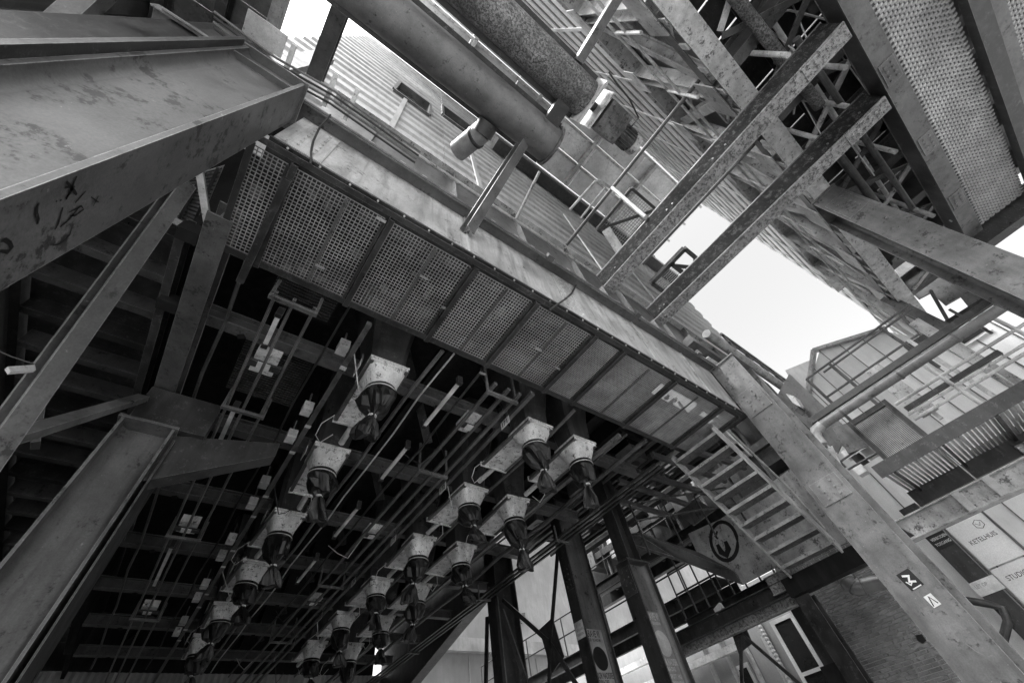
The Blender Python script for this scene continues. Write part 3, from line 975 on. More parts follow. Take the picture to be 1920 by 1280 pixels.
def trough(parent, cy, cz, rad, xa, xb, matn):
    m_ = MB()
    n = 18
    ring = []
    for k in range(n + 1):
        a = math.pi + math.pi * k / n
        ring.append((cy + rad * math.cos(a), cz + rad * math.sin(a)))
    ring += [(cy + rad, cz + 0.2), (cy - rad, cz + 0.2)]
    m_.loft([[Vector((xa, p, q)) for p, q in ring], [Vector((xb, p, q)) for p, q in ring]])
    m_.smooth = True
    return part(parent, 'trough', m_, matn)


tr = trough(P1, py, pz, pr, -6.0, xe, 'pipe_paint')
for sg in (-1, 1):
    part(tr, 'trough_flange', MB().box(-6.0, xe, py + sg * (pr + 0.035) - 0.035, py + sg * (pr + 0.035) + 0.034, pz + 0.10, pz + 0.16), 'dark_steel')
part(P1, 'end_plate', MB().prism([(xe, py + (pr + 0.05) * math.cos(a), pz + (pr + 0.05) * math.sin(a)) for a in [2 * math.pi * k / 20 for k in range(20)]], (0.04, 0, 0)), 'grey_steel')
ns = MB().tube((1.2, py + pr + 0.02, pz - 0.02), (1.2, py + pr + 0.22, pz - 0.05), 0.17, 16)
part(P1, 'spout_collar', ns, 'dark_steel')
part(P1, 'spout', MB().tube((1.2, py + 0.45, pz), (1.05, py + 1.0, pz + 0.25), 0.17, 18), 'galvanised', 'shiny metal spout')
part(P1, 'spout_band', MB().tube((1.165, py + 0.60, pz + 0.05), (1.15, py + 0.64, pz + 0.07), 0.185, 18), 'dark_steel')
part(P1, 'support_beam', MB().ibeam((1.25, 1.50, 4.80), (1.70, 0.42, 6.62), 0.14, 0.14, 0.012, 0.01), 'grey_steel')
P2 = thing('conveyor_pipe', 'rust speckled conveyor pipe with gearbox and motor overhead', 'pipe', (0, -0.65, 7.2))
py2, pr2, xe2 = -0.66, 0.28, 2.30
tr = trough(P2, py2, pz, pr2, -6.0, xe2, 'pipe_rust')
for sg in (-1, 1):
    part(tr, 'trough_flange', MB().box(-6.0, xe2, py2 + sg * (pr2 + 0.04) - 0.04, py2 + sg * (pr2 + 0.04) + 0.039, pz + 0.10, pz + 0.16), 'dark_steel')
part(P2, 'end_plate', MB().box(xe2, xe2 + 0.04, py2 - 0.34, py2 + 0.34, pz - 0.36, pz + 0.3), 'truss_steel')
part(P2, 'end_plate', MB().box(xe2 + 0.22, xe2 + 0.25, py2 - 0.3, py2 + 0.3, pz - 0.3, pz + 0.26), 'truss_steel')
part(P2, 'shaft', MB().tube((xe2 + 0.04, py2, pz), (xe2 + 0.32, py2, pz), 0.07, 12), 'dark_steel')
gb = MB().prism([(xe2 + 0.30, py2 - 0.24, pz - 0.30), (xe2 + 0.30, py2 + 0.24, pz - 0.30), (xe2 + 0.30, py2 + 0.24, pz + 0.25), (xe2 + 0.30, py2 - 0.24, pz + 0.25)], (0.44, 0, 0))
gbo = part(P2, 'gearbox', gb, 'motor_paint')
for sy in (-0.17, 0.17):
    for sx in (0.36, 0.66):
        part(gbo, 'bolt', MB().tube((xe2 + sx, py2 + sy, pz - 0.302), (xe2 + sx, py2 + sy, pz - 0.325), 0.025, 8), 'dark_steel')
mo = part(P2, 'motor', MB().tube((xe2 + 0.745, py2 + 0.02, pz - 0.12), (xe2 + 1.05, py2 + 0.02, pz - 0.12), 0.145, 20), 'motor_paint')
fn = MB()
for k in range(20):
    a = 2 * math.pi * k / 20
    c, s_ = math.cos(a), math.sin(a)
    fn.bar((xe2 + 0.78, py2 + 0.02 + 0.16 * c, pz - 0.12 + 0.16 * s_), (xe2 + 1.03, py2 + 0.02 + 0.16 * c, pz - 0.12 + 0.16 * s_), 0.008, 0.045, (0, c, s_))
part(mo, 'cooling_fins', fn, 'motor_paint')
part(mo, 'fan_cover', MB().tube((xe2 + 1.052, py2 + 0.02, pz - 0.12), (xe2 + 1.17, py2 + 0.02, pz - 0.12), 0.165, 20), 'truss_steel')
part(P2, 'motor_cable', MB().path([(xe2 + 0.9, py2 - 0.16, pz - 0.1), (xe2 + 0.9, py2 - 0.32, pz - 0.1), (xe2 + 0.6, py2 - 0.42, pz - 0.05), (xe2 + 0.25, py2 - 0.46, pz), (xe2 + 0.1, py2 - 0.5, pz + 0.1)], 0.014, 8), 'cable')
part(P2, 'saddle', MB().box(1.9, 2.15, py2 - 0.05, py2 + 0.9, pz - 0.12, pz - 0.02), 'dark_steel')
# vertical post beside the motor
solo('steel_post', MB().bar(sight(1085, 115, z=7.2), sight(1180, -40, z=7.2), 0.13, 0.13), 'grey_steel', 'grey square beam crossing above the rusty conveyor end', 'beam')

# ================================================================== tower with corrugated wall on the left
TW = thing('tower_wall', 'tall corrugated tower wall rising above the girder with dark window openings', 'wall', (5, 2.0, 8))
TY = 2.0
zb, zt, pitch = 7.5, 25.0, 0.62
WIN = [(-0.45, 0.78, 14.8, 17.2), (1.3, 2.9, 17.0, 19.5)]


def corr_rows(xa, xb, za, zb_, matn, parent, yb, depth, pit, sheet=4.0, nm='sheet'):
    z = za
    rows = []
    while z < zb_ - 1e-6:
        rows.append(z)
        z += pit
    xs = []
    q = xa
    while q < xb - 0.01:
        xs.append((q, min(q + sheet, xb)))
        q += sheet
    zg = 0
    step = 6
    while zg < len(rows):
        grp = rows[zg:zg + step]
        for (a, b) in xs:
            m_ = MB()
            prof = []
            for z0 in grp:
                prof += [(0, z0), (0, z0 + pit * 0.36), (depth, z0 + pit * 0.52), (depth, z0 + pit * 0.88)]
            prof.append((0, grp[-1] + pit))
            n = len(prof)
            m_.add([(a + 0.004, yb + p, zz) for p, zz in prof] + [(b - 0.004, yb + p, zz) for p, zz in prof],
                   [(k, k + 1, n + k + 1, n + k) for k in range(n - 1)])
            part(parent, nm, m_, matn)
        zg += step


# wall is cut around the two windows
PT = 0.8
segs = [(-2.7, 16.0, 7.6, 14.8), (-2.7, -0.45, 14.8, 17.2), (0.78, 16.0, 14.8, 17.2), (-2.7, 1.3, 17.2, 19.6), (2.9, 16.0, 17.2, 19.6), (-2.7, 16.0, 19.6, 25.2)]
for a, b, c, e in segs:
    corr_rows(a, b, c, e, 'corrugated', TW, TY, 0.055, PT)
part(TW, 'back_wall', MB().box(-2.6, 16.0, TY + 0.55, TY + 0.7, zb, 25), 'dark_steel')
for a, b, c, e in WIN:
    fr = MB()
    fr.box(a, b, TY - 0.06, TY + 0.2, c - 0.06, c + 0.06)
    fr.box(a, b, TY - 0.06, TY + 0.2, e - 0.06, e + 0.06)
    fr.box(a - 0.05, a + 0.05, TY - 0.06, TY + 0.2, c + 0.06, e - 0.06)
    fr.box(b - 0.05, b + 0.05, TY - 0.06, TY + 0.2, c + 0.06, e - 0.06)
    wo = part(TW, 'window', fr, 'grey_steel')
    part(wo, 'pane', MB().box(a + 0.05, b - 0.05, TY + 0.22, TY + 0.24, c, e), 'glass_dark')
part(TW, 'eave_band', MB().box(3.6, 16, TY - 0.5, TY - 0.02, 17.6, 18.3), 'dark_steel')
for xx in (-0.1, 2.2, 6.5, 9.5):
    part(TW, 'flat_strip', MB().box(xx, xx + 0.12, TY - 0.05, TY - 0.008, 8.6, 14.5), 'corrugated')
part(TW, 'end_return', MB().box(-2.75, -2.69, TY + 0.18, TY + 6, zb, 25), 'corrugated')

# connecting soffit above
SF = thing('gallery_soffit', 'pale panelled underside of the high gallery between the two tall walls', 'gallery', (9, 0, 25.2))
SZ = 25.2
for i in range(7):
    for j in range(3):
        a, b = -1.6 + i * 3.0, -1.6 + (i + 1) * 3.0
        if b > 19.1:
            b = 19.1
        c, e = -2.4 + j * 1.45, -2.4 + (j + 1) * 1.45
        part(SF, 'panel', MB().box(a + 0.02, b - 0.02, c + 0.02, e - 0.02, SZ + random.uniform(0, 0.03), SZ + 0.2), 'soffit_panel')
for j in range(4):
    yy = -2.4 + j * 1.45
    part(SF, 'pipe', MB().tube((-1.6, yy + 0.1, SZ - 0.2), (19.1, yy + 0.1, SZ - 0.2), 0.08, 8), 'truss_steel')
for i in range(5):
    xx = 1.5 + i * 4.2
    part(SF, 'cross_beam', MB().box(xx, xx + 0.2, -2.35, 1.9, SZ - 0.4, SZ - 0.02), 'truss_steel')

# right hand tall louvred wall
RW = thing('louvred_wall', 'tall wall of pale horizontal louvre boards on the right of the sky gap', 'wall', (9, -2.5, 11))
zz = 11.6
k = 0
while zz < 25.0:
    for a, b in ((0.2, 6.5), (6.5, 13.0), (13.0, 19.0 - 0.25 * math.sin(k * 1.7))):
        m_ = MB().box(a + 0.01, b - 0.01, -2.498, -2.47 + random.uniform(0, 0.015), zz, zz + 0.56)
        part(RW, 'louvre_board', m_, 'louvre_grey')
    zz += 0.98
    k += 1
part(RW, 'backing', MB().box(0.2, 18.8, -2.75, -2.5, 11.6, 25), 'dark_steel')  # dark stripes between boards paint the shaded undersides of the sheets
for k in range(9):
    part(RW, 'batten', MB().box(1.0 + 2.1 * k, 1.12 + 2.1 * k, -2.46, -2.43, 11.6, 25), 'louvre_grey')
part(RW, 'corner_strip', MB().box(18.7, 19.0, -2.9, -2.47, 9.5, 25), 'louvre_grey')

# ================================================================== bridge truss on the right
BT = thing('bridge_truss', 'heavy riveted bridge truss with laced chords on the right', 'truss', (8, -2.3, 6.9))
TZ0, TZ1, TYc = 6.9, 11.3, -2.25
part(BT, 'bottom_chord', MB().box(0.2, 16, -2.38, -2.06, TZ0, TZ0 + 0.03), 'truss_steel')
part(BT, 'chord_web', MB().box(0.2, 16, -2.37, -2.345, TZ0 + 0.032, TZ0 + 0.5), 'grey_steel')
part(BT, 'chord_web', MB().box(0.2, 16, -2.05, -2.03, TZ0 + 0.25, TZ0 + 0.5), 'grey_steel')
part(BT, 'top_chord', MB().ibeam((0.2, TYc, TZ1), (16, TYc, TZ1), 0.36, 0.4, 0.03, 0.02), 'truss_steel')
for k in range(30):
    xx = 0.5 + k * 0.5
    part(BT, 'batten_plate', MB().box(xx, xx + 0.11, -2.056, -2.034, TZ0 + 0.035, TZ0 + 0.248), 'truss_steel')
VX = [2.4, 4.3, 6.2, 8.1, 10.0, 12.0, 14.0]
for k, xx in enumerate(VX):
    part(BT, 'vertical', MB().ibeam((xx, -2.2, TZ0 + 0.5), (xx, -2.2, TZ1 - 0.2), 0.28, 0.26, 0.02, 0.014, X), 'truss_steel')
    part(BT, 'gusset_plate', MB().box(xx - 0.38, xx + 0.38, -2.02, -2.0, TZ0 + 0.2, TZ0 + 0.85), 'truss_steel')
    part(BT, 'gusset_plate', MB().box(xx - 0.34, xx + 0.34, -2.02, -2.0, TZ1 - 0.75, TZ1 - 0.15), 'truss_steel')
    if k < len(VX) - 1:
        x2 = VX[k + 1]
        if k % 2 == 0:
            part(BT, 'diagonal', MB().ibeam((xx + 0.2, -2.24, TZ1 - 0.4), (x2 - 0.2, -2.24, TZ0 + 0.6), 0.22, 0.2, 0.016, 0.012, Y), 'truss_steel')
        else:
            part(BT, 'diagonal', MB().ibeam((xx + 0.2, -2.24, TZ0 + 0.6), (x2 - 0.2, -2.24, TZ1 - 0.4), 0.22, 0.2, 0.016, 0.012, Y), 'truss_steel')
for k in range(10):
    part(BT, 'side_panel', MB().box(0.2 + k * 1.85, 2.03 + k * 1.85, -2.62, -2.58, TZ0 + 0.95, 11.58), 'pale_steel')
rv = MB()
for k in range(110):
    xx = 0.3 + k * 0.14
    for yv in (-2.10, -2.34):
        rv.tube((xx, yv, TZ0 - 0.0005), (xx, yv, TZ0 - 0.014), 0.017, 6)
part(BT, 'rivets', rv, 'truss_steel', stuff=True)
for k in range(9):
    xx = 1.2 + k * 1.35
    part(BT, 'floor_beam', MB().ibeam((xx, -2.4, TZ0 + 0.35), (xx, -8.5, TZ0 + 0.35), 0.2, 0.5, 0.02, 0.012), 'grey_steel')
for k in range(5):
    yy = -3.1 - k * 1.0
    part(BT, 'stringer', MB().ibeam((0.2, yy, TZ0 + 0.72), (12, yy, TZ0 + 0.72), 0.16, 0.22, 0.014, 0.01), 'dark_steel')
for k in range(26):
    xx = 0.2 + k * 0.6
    if k < 19:
        part(BT, 'deck_plank', MB().box(xx + 0.01, xx + 0.58, -8.5, -2.42, TZ0 + 0.86, TZ0 + 0.92 + random.uniform(0, 0.02)), 'dark_steel')
part(BT, 'far_chord', MB().ibeam((0.2, -8.6, TZ0 + 0.3), (12, -8.6, TZ0 + 0.3), 0.3, 0.6, 0.03, 0.02), 'dark_steel')
for k in range(len(VX) - 1):      # slender angle bracing in front of the panels
    xa, xb = VX[k] + 0.15, VX[k + 1] - 0.15
    for z0_, z1_ in ((TZ0 + 0.7, TZ0 + 2.5), (TZ0 + 2.4, TZ0 + 4.1)):
        part(BT, 'lacing_bar', MB().bar((xa, -2.46, z0_), (xb, -2.46, z1_), 0.07, 0.02, Y), 'truss_steel')
        part(BT, 'lacing_bar', MB().bar((xa, -2.50, z1_), (xb, -2.50, z0_), 0.07, 0.02, Y), 'truss_steel')
    part(BT, 'strut', MB().box(xa, xb, -2.5, -2.42, TZ0 + 2.4, TZ0 + 2.5), 'truss_steel')
for k in range(8):                # horizontal wind bracing below the deck
    xa = 0.6 + k * 1.4
    part(BT, 'wind_brace', MB().bar((xa, -2.45, TZ0 + 0.05), (xa + 1.3, -4.6, TZ0 + 0.05), 0.09, 0.03), 'grey_steel')
    part(BT, 'wind_brace', MB().bar((xa, -4.6, TZ0 + 0.0), (xa + 1.3, -2.45, TZ0 + 0.0), 0.09, 0.03), 'truss_steel' if k % 2 else 'grey_steel')
for k in range(14):               # old timbers and scrap lying on the deck stringers
    rr = random.Random(k)
    xa = 0.8 + k * 0.75
    ya = -2.7 - rr.random() * 1.6
    part(BT, 'timber', MB().bar((xa, ya, TZ0 + 0.58), (xa + rr.uniform(-0.5, 0.9), ya - rr.uniform(0.7, 1.6), TZ0 + 0.58), rr.uniform(0.12, 0.25), 0.06), rr.choice(('timber_wall', 'column_paint', 'truss_steel', 'grey_steel')))
# pipes and debris hung under the bridge
for k, (ya, xa, xb, zz, rad) in enumerate(((-2.75, 3.0, 5.5, 6.75, 0.09), (-3.0, 4.2, 9, 6.6, 0.05), (-2.6, 6.0, 9.6, 6.55, 0.07))):
    solo('service_pipe', MB().tube((xa, ya, zz), (xb, ya - 0.1, zz), rad, 10), ('pipe_rust', 'grey_steel', 'dark_steel')[k],
         ('rusty short pipe slung under the bridge deck', 'thin grey pipe slung under the bridge deck', 'dark pipe under the bridge nearest its truss')[k], 'pipe', 'pipes under the bridge')

t = thing('guard_rail', 'slender guard rail running along the face of the bridge truss', 'railing', (8, -1.85, 7.5), 'guard rails')
for zz in (8.55, 8.05):
    part(t, 'rail_tube', MB().tube((0.5, -1.85, zz), (15, -1.85, zz), 0.025, 8), 'tube_white')
for k in range(10):
    part(t, 'post', MB().tube((1.0 + 1.5 * k, -1.85, 7.42), (1.0 + 1.5 * k, -1.85, 8.55), 0.03, 8), 'tube_white')

# ================================================================== cross beams and railings near the bridge
CB = 'cross beams between girder and bridge platform'
for xx, lab in ((4.19, 'rusty cross beam on the left of the pair over the sky gap'), (5.60, 'rusty cross beam on the right of the pair, ending beside the woven mesh')):
    t = thing('cross_beam', lab, 'beam', (xx, -0.8, 5.8), CB)
    part(t, 'bottom_flange', MB().box(xx - 0.13, xx + 0.13, -3.12, 1.38, 5.80, 5.822), 'rust_flange')
    part(t, 'web', MB().box(xx - 0.008, xx + 0.008, -3.12, 1.38, 5.824, 6.18), 'dark_steel')
    part(t, 'top_flange', MB().box(xx - 0.13, xx + 0.13, -3.12, 1.38, 6.182, 6.205), 'grey_steel')
    part(t, 'shaded_side', MB().box(xx - 0.128, xx - 0.118, -3.1, 1.37, 5.84, 6.17), 'shaded_steel')  # plate over the web recess, shade painted into its colour
    bb_ = MB()
    for k in range(5):
        yq = random.uniform(-3.0, 1.2)
        bb_.tube((xx - 0.129, yq, 5.92), (xx - 0.145, yq, 5.92), 0.016, 6)
    part(t, 'bolt_row', bb_, 'grey_steel', stuff=True)
    part(t, 'seat_bracket', MB().box(xx - 0.15, xx + 0.15, 1.381, 1.50, 5.47, 5.82), 'grey_steel')


def railing(name, label, xx, ya, yb, zb_, zt_, posts, matn='tube_white', mids=(), rmat='grey_steel'):
    t = thing('guard_rail', label, 'railing', (xx, (ya + yb) / 2, zb_), 'guard rails')
    part(t, 'top_rail', MB().tube((xx, ya, zt_), (xx, yb, zt_), 0.035, 10), rmat)
    for m in mids:
        part(t, 'mid_rail', MB().tube((xx, ya, m), (xx, yb, m), 0.028, 10), rmat)
    for p in posts:
        part(t, 'post', MB().tube((xx, p, zb_), (xx, p, zt_), 0.04, 10), matn)
    return t


railing('guard_rail', 'thin round guard rail above the left rusty cross beam', 4.03, -3.3, 1.55, 6.2, 7.85, (-2.65, 0.1))
railing('guard_rail', 'guard rail with two pale posts above the right rusty cross beam', 5.66, -3.05, 0.9, 6.2, 7.55, (-3.0, -2.45))
# ropes tied to the posts
rp = MB().path([sight(1400, 30, z=7.5), sight(1412, 32, z=7.4), sight(1440, 25, z=7.3), sight(1480, 20, z=7.3), sight(1500, 24, z=7.2), sight(1545, 36, z=7.0), sight(1575, 40, z=6.9)], 0.016, 6)
solo('rope', rp, 'string', 'pale rope stretched between guard rail post and the platform channel', 'rope')
rp = MB().path([sight(1507, 170, z=7.55), sight(1498, 186, z=7.45), sight(1490, 200, z=7.35), sight(1488, 215, z=7.3)], 0.016, 6)
rp.path([sight(1505, 178, z=7.52), sight(1530, 186, z=7.4), sight(1545, 176, z=7.4)], 0.013, 6)
solo('rope', rp, 'string', 'frayed pale rope end tied on the middle guard rail post', 'rope')
# overhead wires
for k, (a, b) in enumerate((((1390, 10), (1500, 105)), ((1400, 0), (1560, 290)), ((1480, -5), (1520, 90)), ((1500, 0), (1640, 190)), ((1440, 60), (1640, 330)))):
    wz = 8.2 if k != 2 else 7.6
    solo('overhead_wire', MB().tube(sight(*a, z=wz), sight(*b, z=6.6), 0.011, 6), 'tube_white',
         ('thin wire at the top of the left guard rail', 'long thin wire slanting between the rusty beams', 'short thin wire near the top edge',
          'thin wire meeting the right rusty beam end', 'long thin wire ending under the mesh platform')[k], 'wire', 'wires under the bridge')

# platform with woven mesh
PF = thing('mesh_platform', 'platform of woven wire mesh framed by a broad grey channel at the upper right', 'platform', (6, -4.5, 5.8))
part(PF, 'edge_channel', MB().box(2.0, 9.6, -3.42, -3.16, 5.80, 5.825), 'column_paint')
part(PF, 'channel_web', MB().box(2.0, 9.6, -3.185, -3.165, 5.827, 6.15), 'dark_steel')
part(PF, 'channel_lip', MB().box(2.0, 9.6, -3.42, -3.16, 6.152, 6.172), 'grey_steel')
for i, (ya, yb) in enumerate(((-4.18, -3.44), (-5.4, -4.62), (-6.8, -5.5))):
    m_ = MB()
    jx = 0
    xx = 2.4
    while xx < 9.5:
        nY = int((yb - ya) / 0.088)
        for q in range(nY + 1):
            yy = ya + q * 0.088 + (0.044 if jx % 2 else 0)
            if yy + 0.07 < yb:
                m_.prism([(xx, yy, 5.86), (xx, yy + 0.035, 5.847), (xx, yy + 0.072, 5.86), (xx, yy + 0.035, 5.866)], (0.034, 0, 0))
        jx += 1
        xx += 0.042
    part(PF, 'woven_mesh', m_, 'woven_wire', stuff=True)
    part(PF, 'mesh_backing', MB().box(2.4, 9.5, ya, yb, 5.874, 5.89), 'grey_steel')
for ya, yb, mm in ((-4.40, -4.20, 'dark_steel'), (-4.60, -4.405, 'column_paint'), (-5.5, -5.42, 'dark_steel')):
    part(PF, 'joist', MB().box(2.0, 9.6, ya, yb, 5.70 if mm == 'dark_steel' else 5.78, 5.84), mm)
part(PF, 'end_beam', MB().box(9.61, 9.85, -7.5, -3.2, 5.55, 5.95), 'dark_steel')
part(PF, 'end_mesh', MB().box(9.9, 10.4, -6, -3.6, 5.86, 5.88), 'woven_wire')
for xx in (5.75, 9.0):
    part(PF, 'bolt_hole', MB().tube((xx, -3.163, 5.95), (xx, -3.15, 5.95), 0.03, 10), 'tube_white')
# railing along the platform edge (rails along X)
t = thing('guard_rail', 'pale tubular guard rail along the edge of the woven mesh platform', 'railing', (6.5, -3.0, 6.2), 'guard rails')
for zz, yy in ((7.75, -3.1), (7.1, -3.1)):
    part(t, 'rail_tube', MB().tube((3.8, yy, zz), (9.3, yy, zz), 0.04, 10), 'tube_white')
for xx in (4.9, 6.9, 8.9):
    part(t, 'post', MB().tube((xx, -3.1, 6.18), (xx, -3.1, 7.75), 0.04, 10), 'tube_white')
# column C carrying the platform
cC = hcolumn('pale weathered column carrying the bridge truss at the right', 7.20, 7.95, -2.42, -1.98, 6.86, 'pale_steel', 0.035, side=1)

# ================================================================== high service platforms beside the sky gap
SP = thing('service_platform', 'high mesh service platform with a hooped handrail left of the sky', 'platform', (7.6, 0.8, 13))
m_ = MB()
a, b, c, e, zz = 7.2, 9.6, -0.2, 1.5, 13.0
k = a
while k < b:
    m_.box(k, k + 0.02, c, e, zz, zz + 0.02)
    k += 0.1
k = c
while k < e:
    m_.box(a, b, k, k + 0.02, zz + 0.021, zz + 0.041)
    k += 0.1
part(SP, 'floor_mesh', m_, 'wire_steel', stuff=True)
for p, q in (((a, c), (b, c)), ((a, e), (b, e)), ((a, c), (a, e)), ((b, c), (b, e)), ((8.5, c), (8.5, e))):
    part(SP, 'frame_bar', MB().bar((p[0], p[1], zz - 0.06), (q[0], q[1], zz - 0.06), 0.1, 0.1), 'grey_steel')
part(SP, 'brace', MB().bar((a, e, zz - 0.1), (8.5, c, zz - 0.1), 0.1, 0.05), 'grey_steel')
hp = MB().path([(6.2, 1.6, 13.6), (6.3, 0.35, 13.6), (6.42, 0.25, 13.6), (7.1, 0.2, 13.6), (7.2, 0.3, 13.6)], 0.05, 8)
hp.path([(6.75, 1.6, 13.6), (6.75, 0.3, 13.6)], 0.04, 8)
part(SP, 'hoop_rail', hp, 'tube_white')
part(SP, 'chute', MB().bar((7.3, 1.3, 12.6), (8.4, 1.7, 11.4), 0.3, 0.2), 'tube_white')
SP2 = thing('service_platform', 'smaller mesh platform with braced frame at the near corner of the sky', 'platform', (9.5, 0.6, 10.8))
a, b, c, e, zz = 9.0, 10.4, 0.15, 1.6, 11.0
m_ = MB()
k = a
while k < b:
    m_.box(k, k + 0.02, c + 0.5, e, zz, zz + 0.02)
    k += 0.09
part(SP2, 'floor_mesh', m_, 'wire_steel', stuff=True)
for p, q in (((a, c), (b, c)), ((a, e), (b, e)), ((a, c), (a, e)), ((b, c), (b, e)), ((a, 0.75), (b, 0.75))):
    part(SP2, 'frame_bar', MB().bar((p[0], p[1], zz - 0.06), (q[0], q[1], zz - 0.06), 0.14, 0.14), 'grey_steel')
part(SP2, 'brace', MB().bar((a + 0.2, c + 0.6, zz - 0.05), (b, c, zz - 0.05), 0.12, 0.06), 'grey_steel')
part(SP2, 'brace', MB().bar((b, c + 0.6, zz - 0.05), (a + 0.6, c, zz - 0.05), 0.12, 0.06), 'grey_steel')

# structure along the left of the sky: ledge, gutter, rails
LD = thing('roof_ledge', 'long steel ledge with pipes and little railings left of the sky gap', 'ledge', (13, 1.6, 8))
part(LD, 'ledge_beam', MB().box(8.0, 15.5, 1.55, 1.79, 7.0, 7.25), 'grey_steel')
part(LD, 'ledge_pipe', MB().tube((8.8, 1.35, 7.6), (15.5, 1.35, 7.6), 0.12, 12), 'truss_steel')
part(LD, 'ledge_beam', MB().ibeam((7.6, 1.55, 5.9), (15.5, 1.75, 6.6), 0.2, 0.3, 0.02, 0.014), 'truss_steel')
for k in range(5):
    xx = 10.2 + k * 0.9
    part(LD, 'rail_post', MB().tube((xx, 1.25, 7.7), (xx, 1.25, 8.35), 0.04, 8), 'grey_steel')
part(LD, 'rail_tube', MB().tube((10.1, 1.25, 8.35), (15.0, 1.25, 8.35), 0.045, 8), 'grey_steel')
part(LD, 'rail_tube', MB().tube((10.1, 1.25, 8.0), (15.0, 1.25, 8.0), 0.03, 8), 'grey_steel')
# plate box by the column head
PB = thing('plate_housing', 'flat grey sheet housing behind the head of the long pale column', 'housing', (11, 1.0, 5))
part(PB, 'side_sheet', MB().prism([sight(1455, 745, x=11), sight(1480, 700, x=11), sight(1590, 805, x=11), sight(1570, 850, x=11)], (0.05, 0, 0)), 'column_paint')
part(PB, 'vent_box', MB().prism([sight(1484, 745, x=10.8), sight(1497, 762, x=10.8), sight(1512, 770, x=10.8), sight(1500, 750, x=10.8)], (-0.3, 0, 0)), 'tube_white')
part(PB, 'hatch', MB().prism([sight(1500, 760, x=10.7), sight(1515, 768, x=10.7), sight(1505, 780, x=10.7), sight(1490, 770, x=10.7)], (-0.02, 0, 0)), 'dark_steel')
# ================================================================== stairs
SG = thing('steel_stairs', 'open steel stairs with ribbed treads descending beside the long pale column', 'stairs', (7.8, 2.5, 2.3))
sx0, sz0, sx1, sz1 = 6.75, 4.15, 8.75, 2.28
for yy in (2.02, 2.98):
    part(SG, 'stringer', MB().bar((sx0, yy, sz0), (sx1, yy, sz1), 0.03, 0.2), 'truss_steel')
for k in range(9):
    t_ = (k + 0.6) / 9
    xx, zz = sx0 + (sx1 - sx0) * t_, sz0 + (sz1 - sz0) * t_
    tr = part(SG, 'tread', MB().box(xx - 0.13, xx + 0.12, 2.037, 2.963, zz - 0.01, zz + 0.015), 'dark_steel')
    m_ = MB()
    for j in range(9):
        m_.box(xx - 0.12 + j * 0.028, xx - 0.108 + j * 0.028, 2.05, 2.95, zz - 0.022, zz - 0.0105)
    part(tr, 'tread_ribs', m_, 'grey_steel')
    part(tr, 'nosing', MB().box(xx - 0.142, xx - 0.131, 2.04, 2.96, zz - 0.03, zz + 0.02), 'truss_steel')
hr = MB().path([(6.8, 2.0, 4.9), (7.4, 2.0, 4.35), (7.7, 2.0, 4.0), (8.35, 2.0, 3.35), (8.62, 2.0, 2.6)], 0.022, 8)
part(SG, 'handrail', hr, 'truss_steel')
part(SG, 'handrail', MB().path([(6.8, 1.99, 4.6), (7.6, 1.99, 3.75)], 0.02, 8), 'truss_steel')
# landing below
LN = thing('stair_landing', 'grey steel stair landing with a dark painted face scrawl', 'landing', (9.2, 3.4, 2.3))
lpx = 9.3
gp = [sight(1290, 1000, x=lpx), sight(1352, 972, x=lpx), sight(1480, 880, x=lpx), sight(1560, 835, x=lpx), sight(1640, 1000, x=lpx), sight(1470, 1055, x=lpx), sight(1392, 1096, x=lpx), sight(1376, 1070, x=lpx), sight(1310, 1042, x=lpx)]
pl = part(LN, 'landing_plate', MB().prism(gp, (0.03, 0, 0)), 'truss_steel')
g = MB()


def gl(pts, wd):
    stroke(g, [sight(a, b, x=lpx) for a, b in pts], -X, wd, 0.004)


el = []
for k in range(25):
    a = 2 * math.pi * k / 24
    el.append((1358 + 25 * math.cos(a) + 4 * math.sin(a), 1014 + 36 * math.sin(a)))
gl(el, 0.075)
gl([(1345, 995), (1342, 1005), (1346, 1010)], 0.06)
gl([(1345, 1020), (1352, 1034), (1362, 1040), (1366, 1028), (1360, 1014)], 0.13)
part(pl, 'graffiti', g, 'graffiti_black', 'dark painted face outline')
part(LN, 'edge_channel', MB().channel((9.15, 6.4, 2.22), (9.15, 1.2, 2.22), 0.12, 0.24, 0.014), 'dark_steel')
part(LN, 'edge_beam', MB().ibeam((9.05, 3.55, 2.32), (9.05, 2.9, 2.32), 0.1, 0.3, 0.015, 0.01), 'rust_flange')
part(LN, 'black_beam', MB().box(8.9, 9.12, 1.2, 3.25, 2.02, 2.3), 'bunker_steel')
part(LN, 'floor_plate', MB().box(9.2, 10.1, 1.2, 6.5, 2.34, 2.36), 'dark_steel')
part(LN, 'low_beam', MB().ibeam((9.3, 3.3, 2.08), (9.3, 6.9, 2.08), 0.16, 0.22, 0.016, 0.012), 'rust_flange')
part(LN, 'post', MB().ibeam((9.1, 3.1, GZ), (9.1, 3.1, 2.0), 0.26, 0.26, 0.02, 0.014, X), 'dark_steel')
# diagonal stringer from the poster column down to the landing
solo('stair_stringer', MB().prism([sight(1170, 1000, x=8.6), sight(1200, 998, x=8.6), sight(1310, 1035, x=9.25), sight(1376, 1070, x=9.25), sight(1392, 1096, x=9.25), sight(1300, 1060, x=9.25), sight(1180, 1022, x=8.6)], (0.05, 0, 0)),
     'grey_steel', 'bent flat stringer between the grey poster column and the landing', 'stringer')
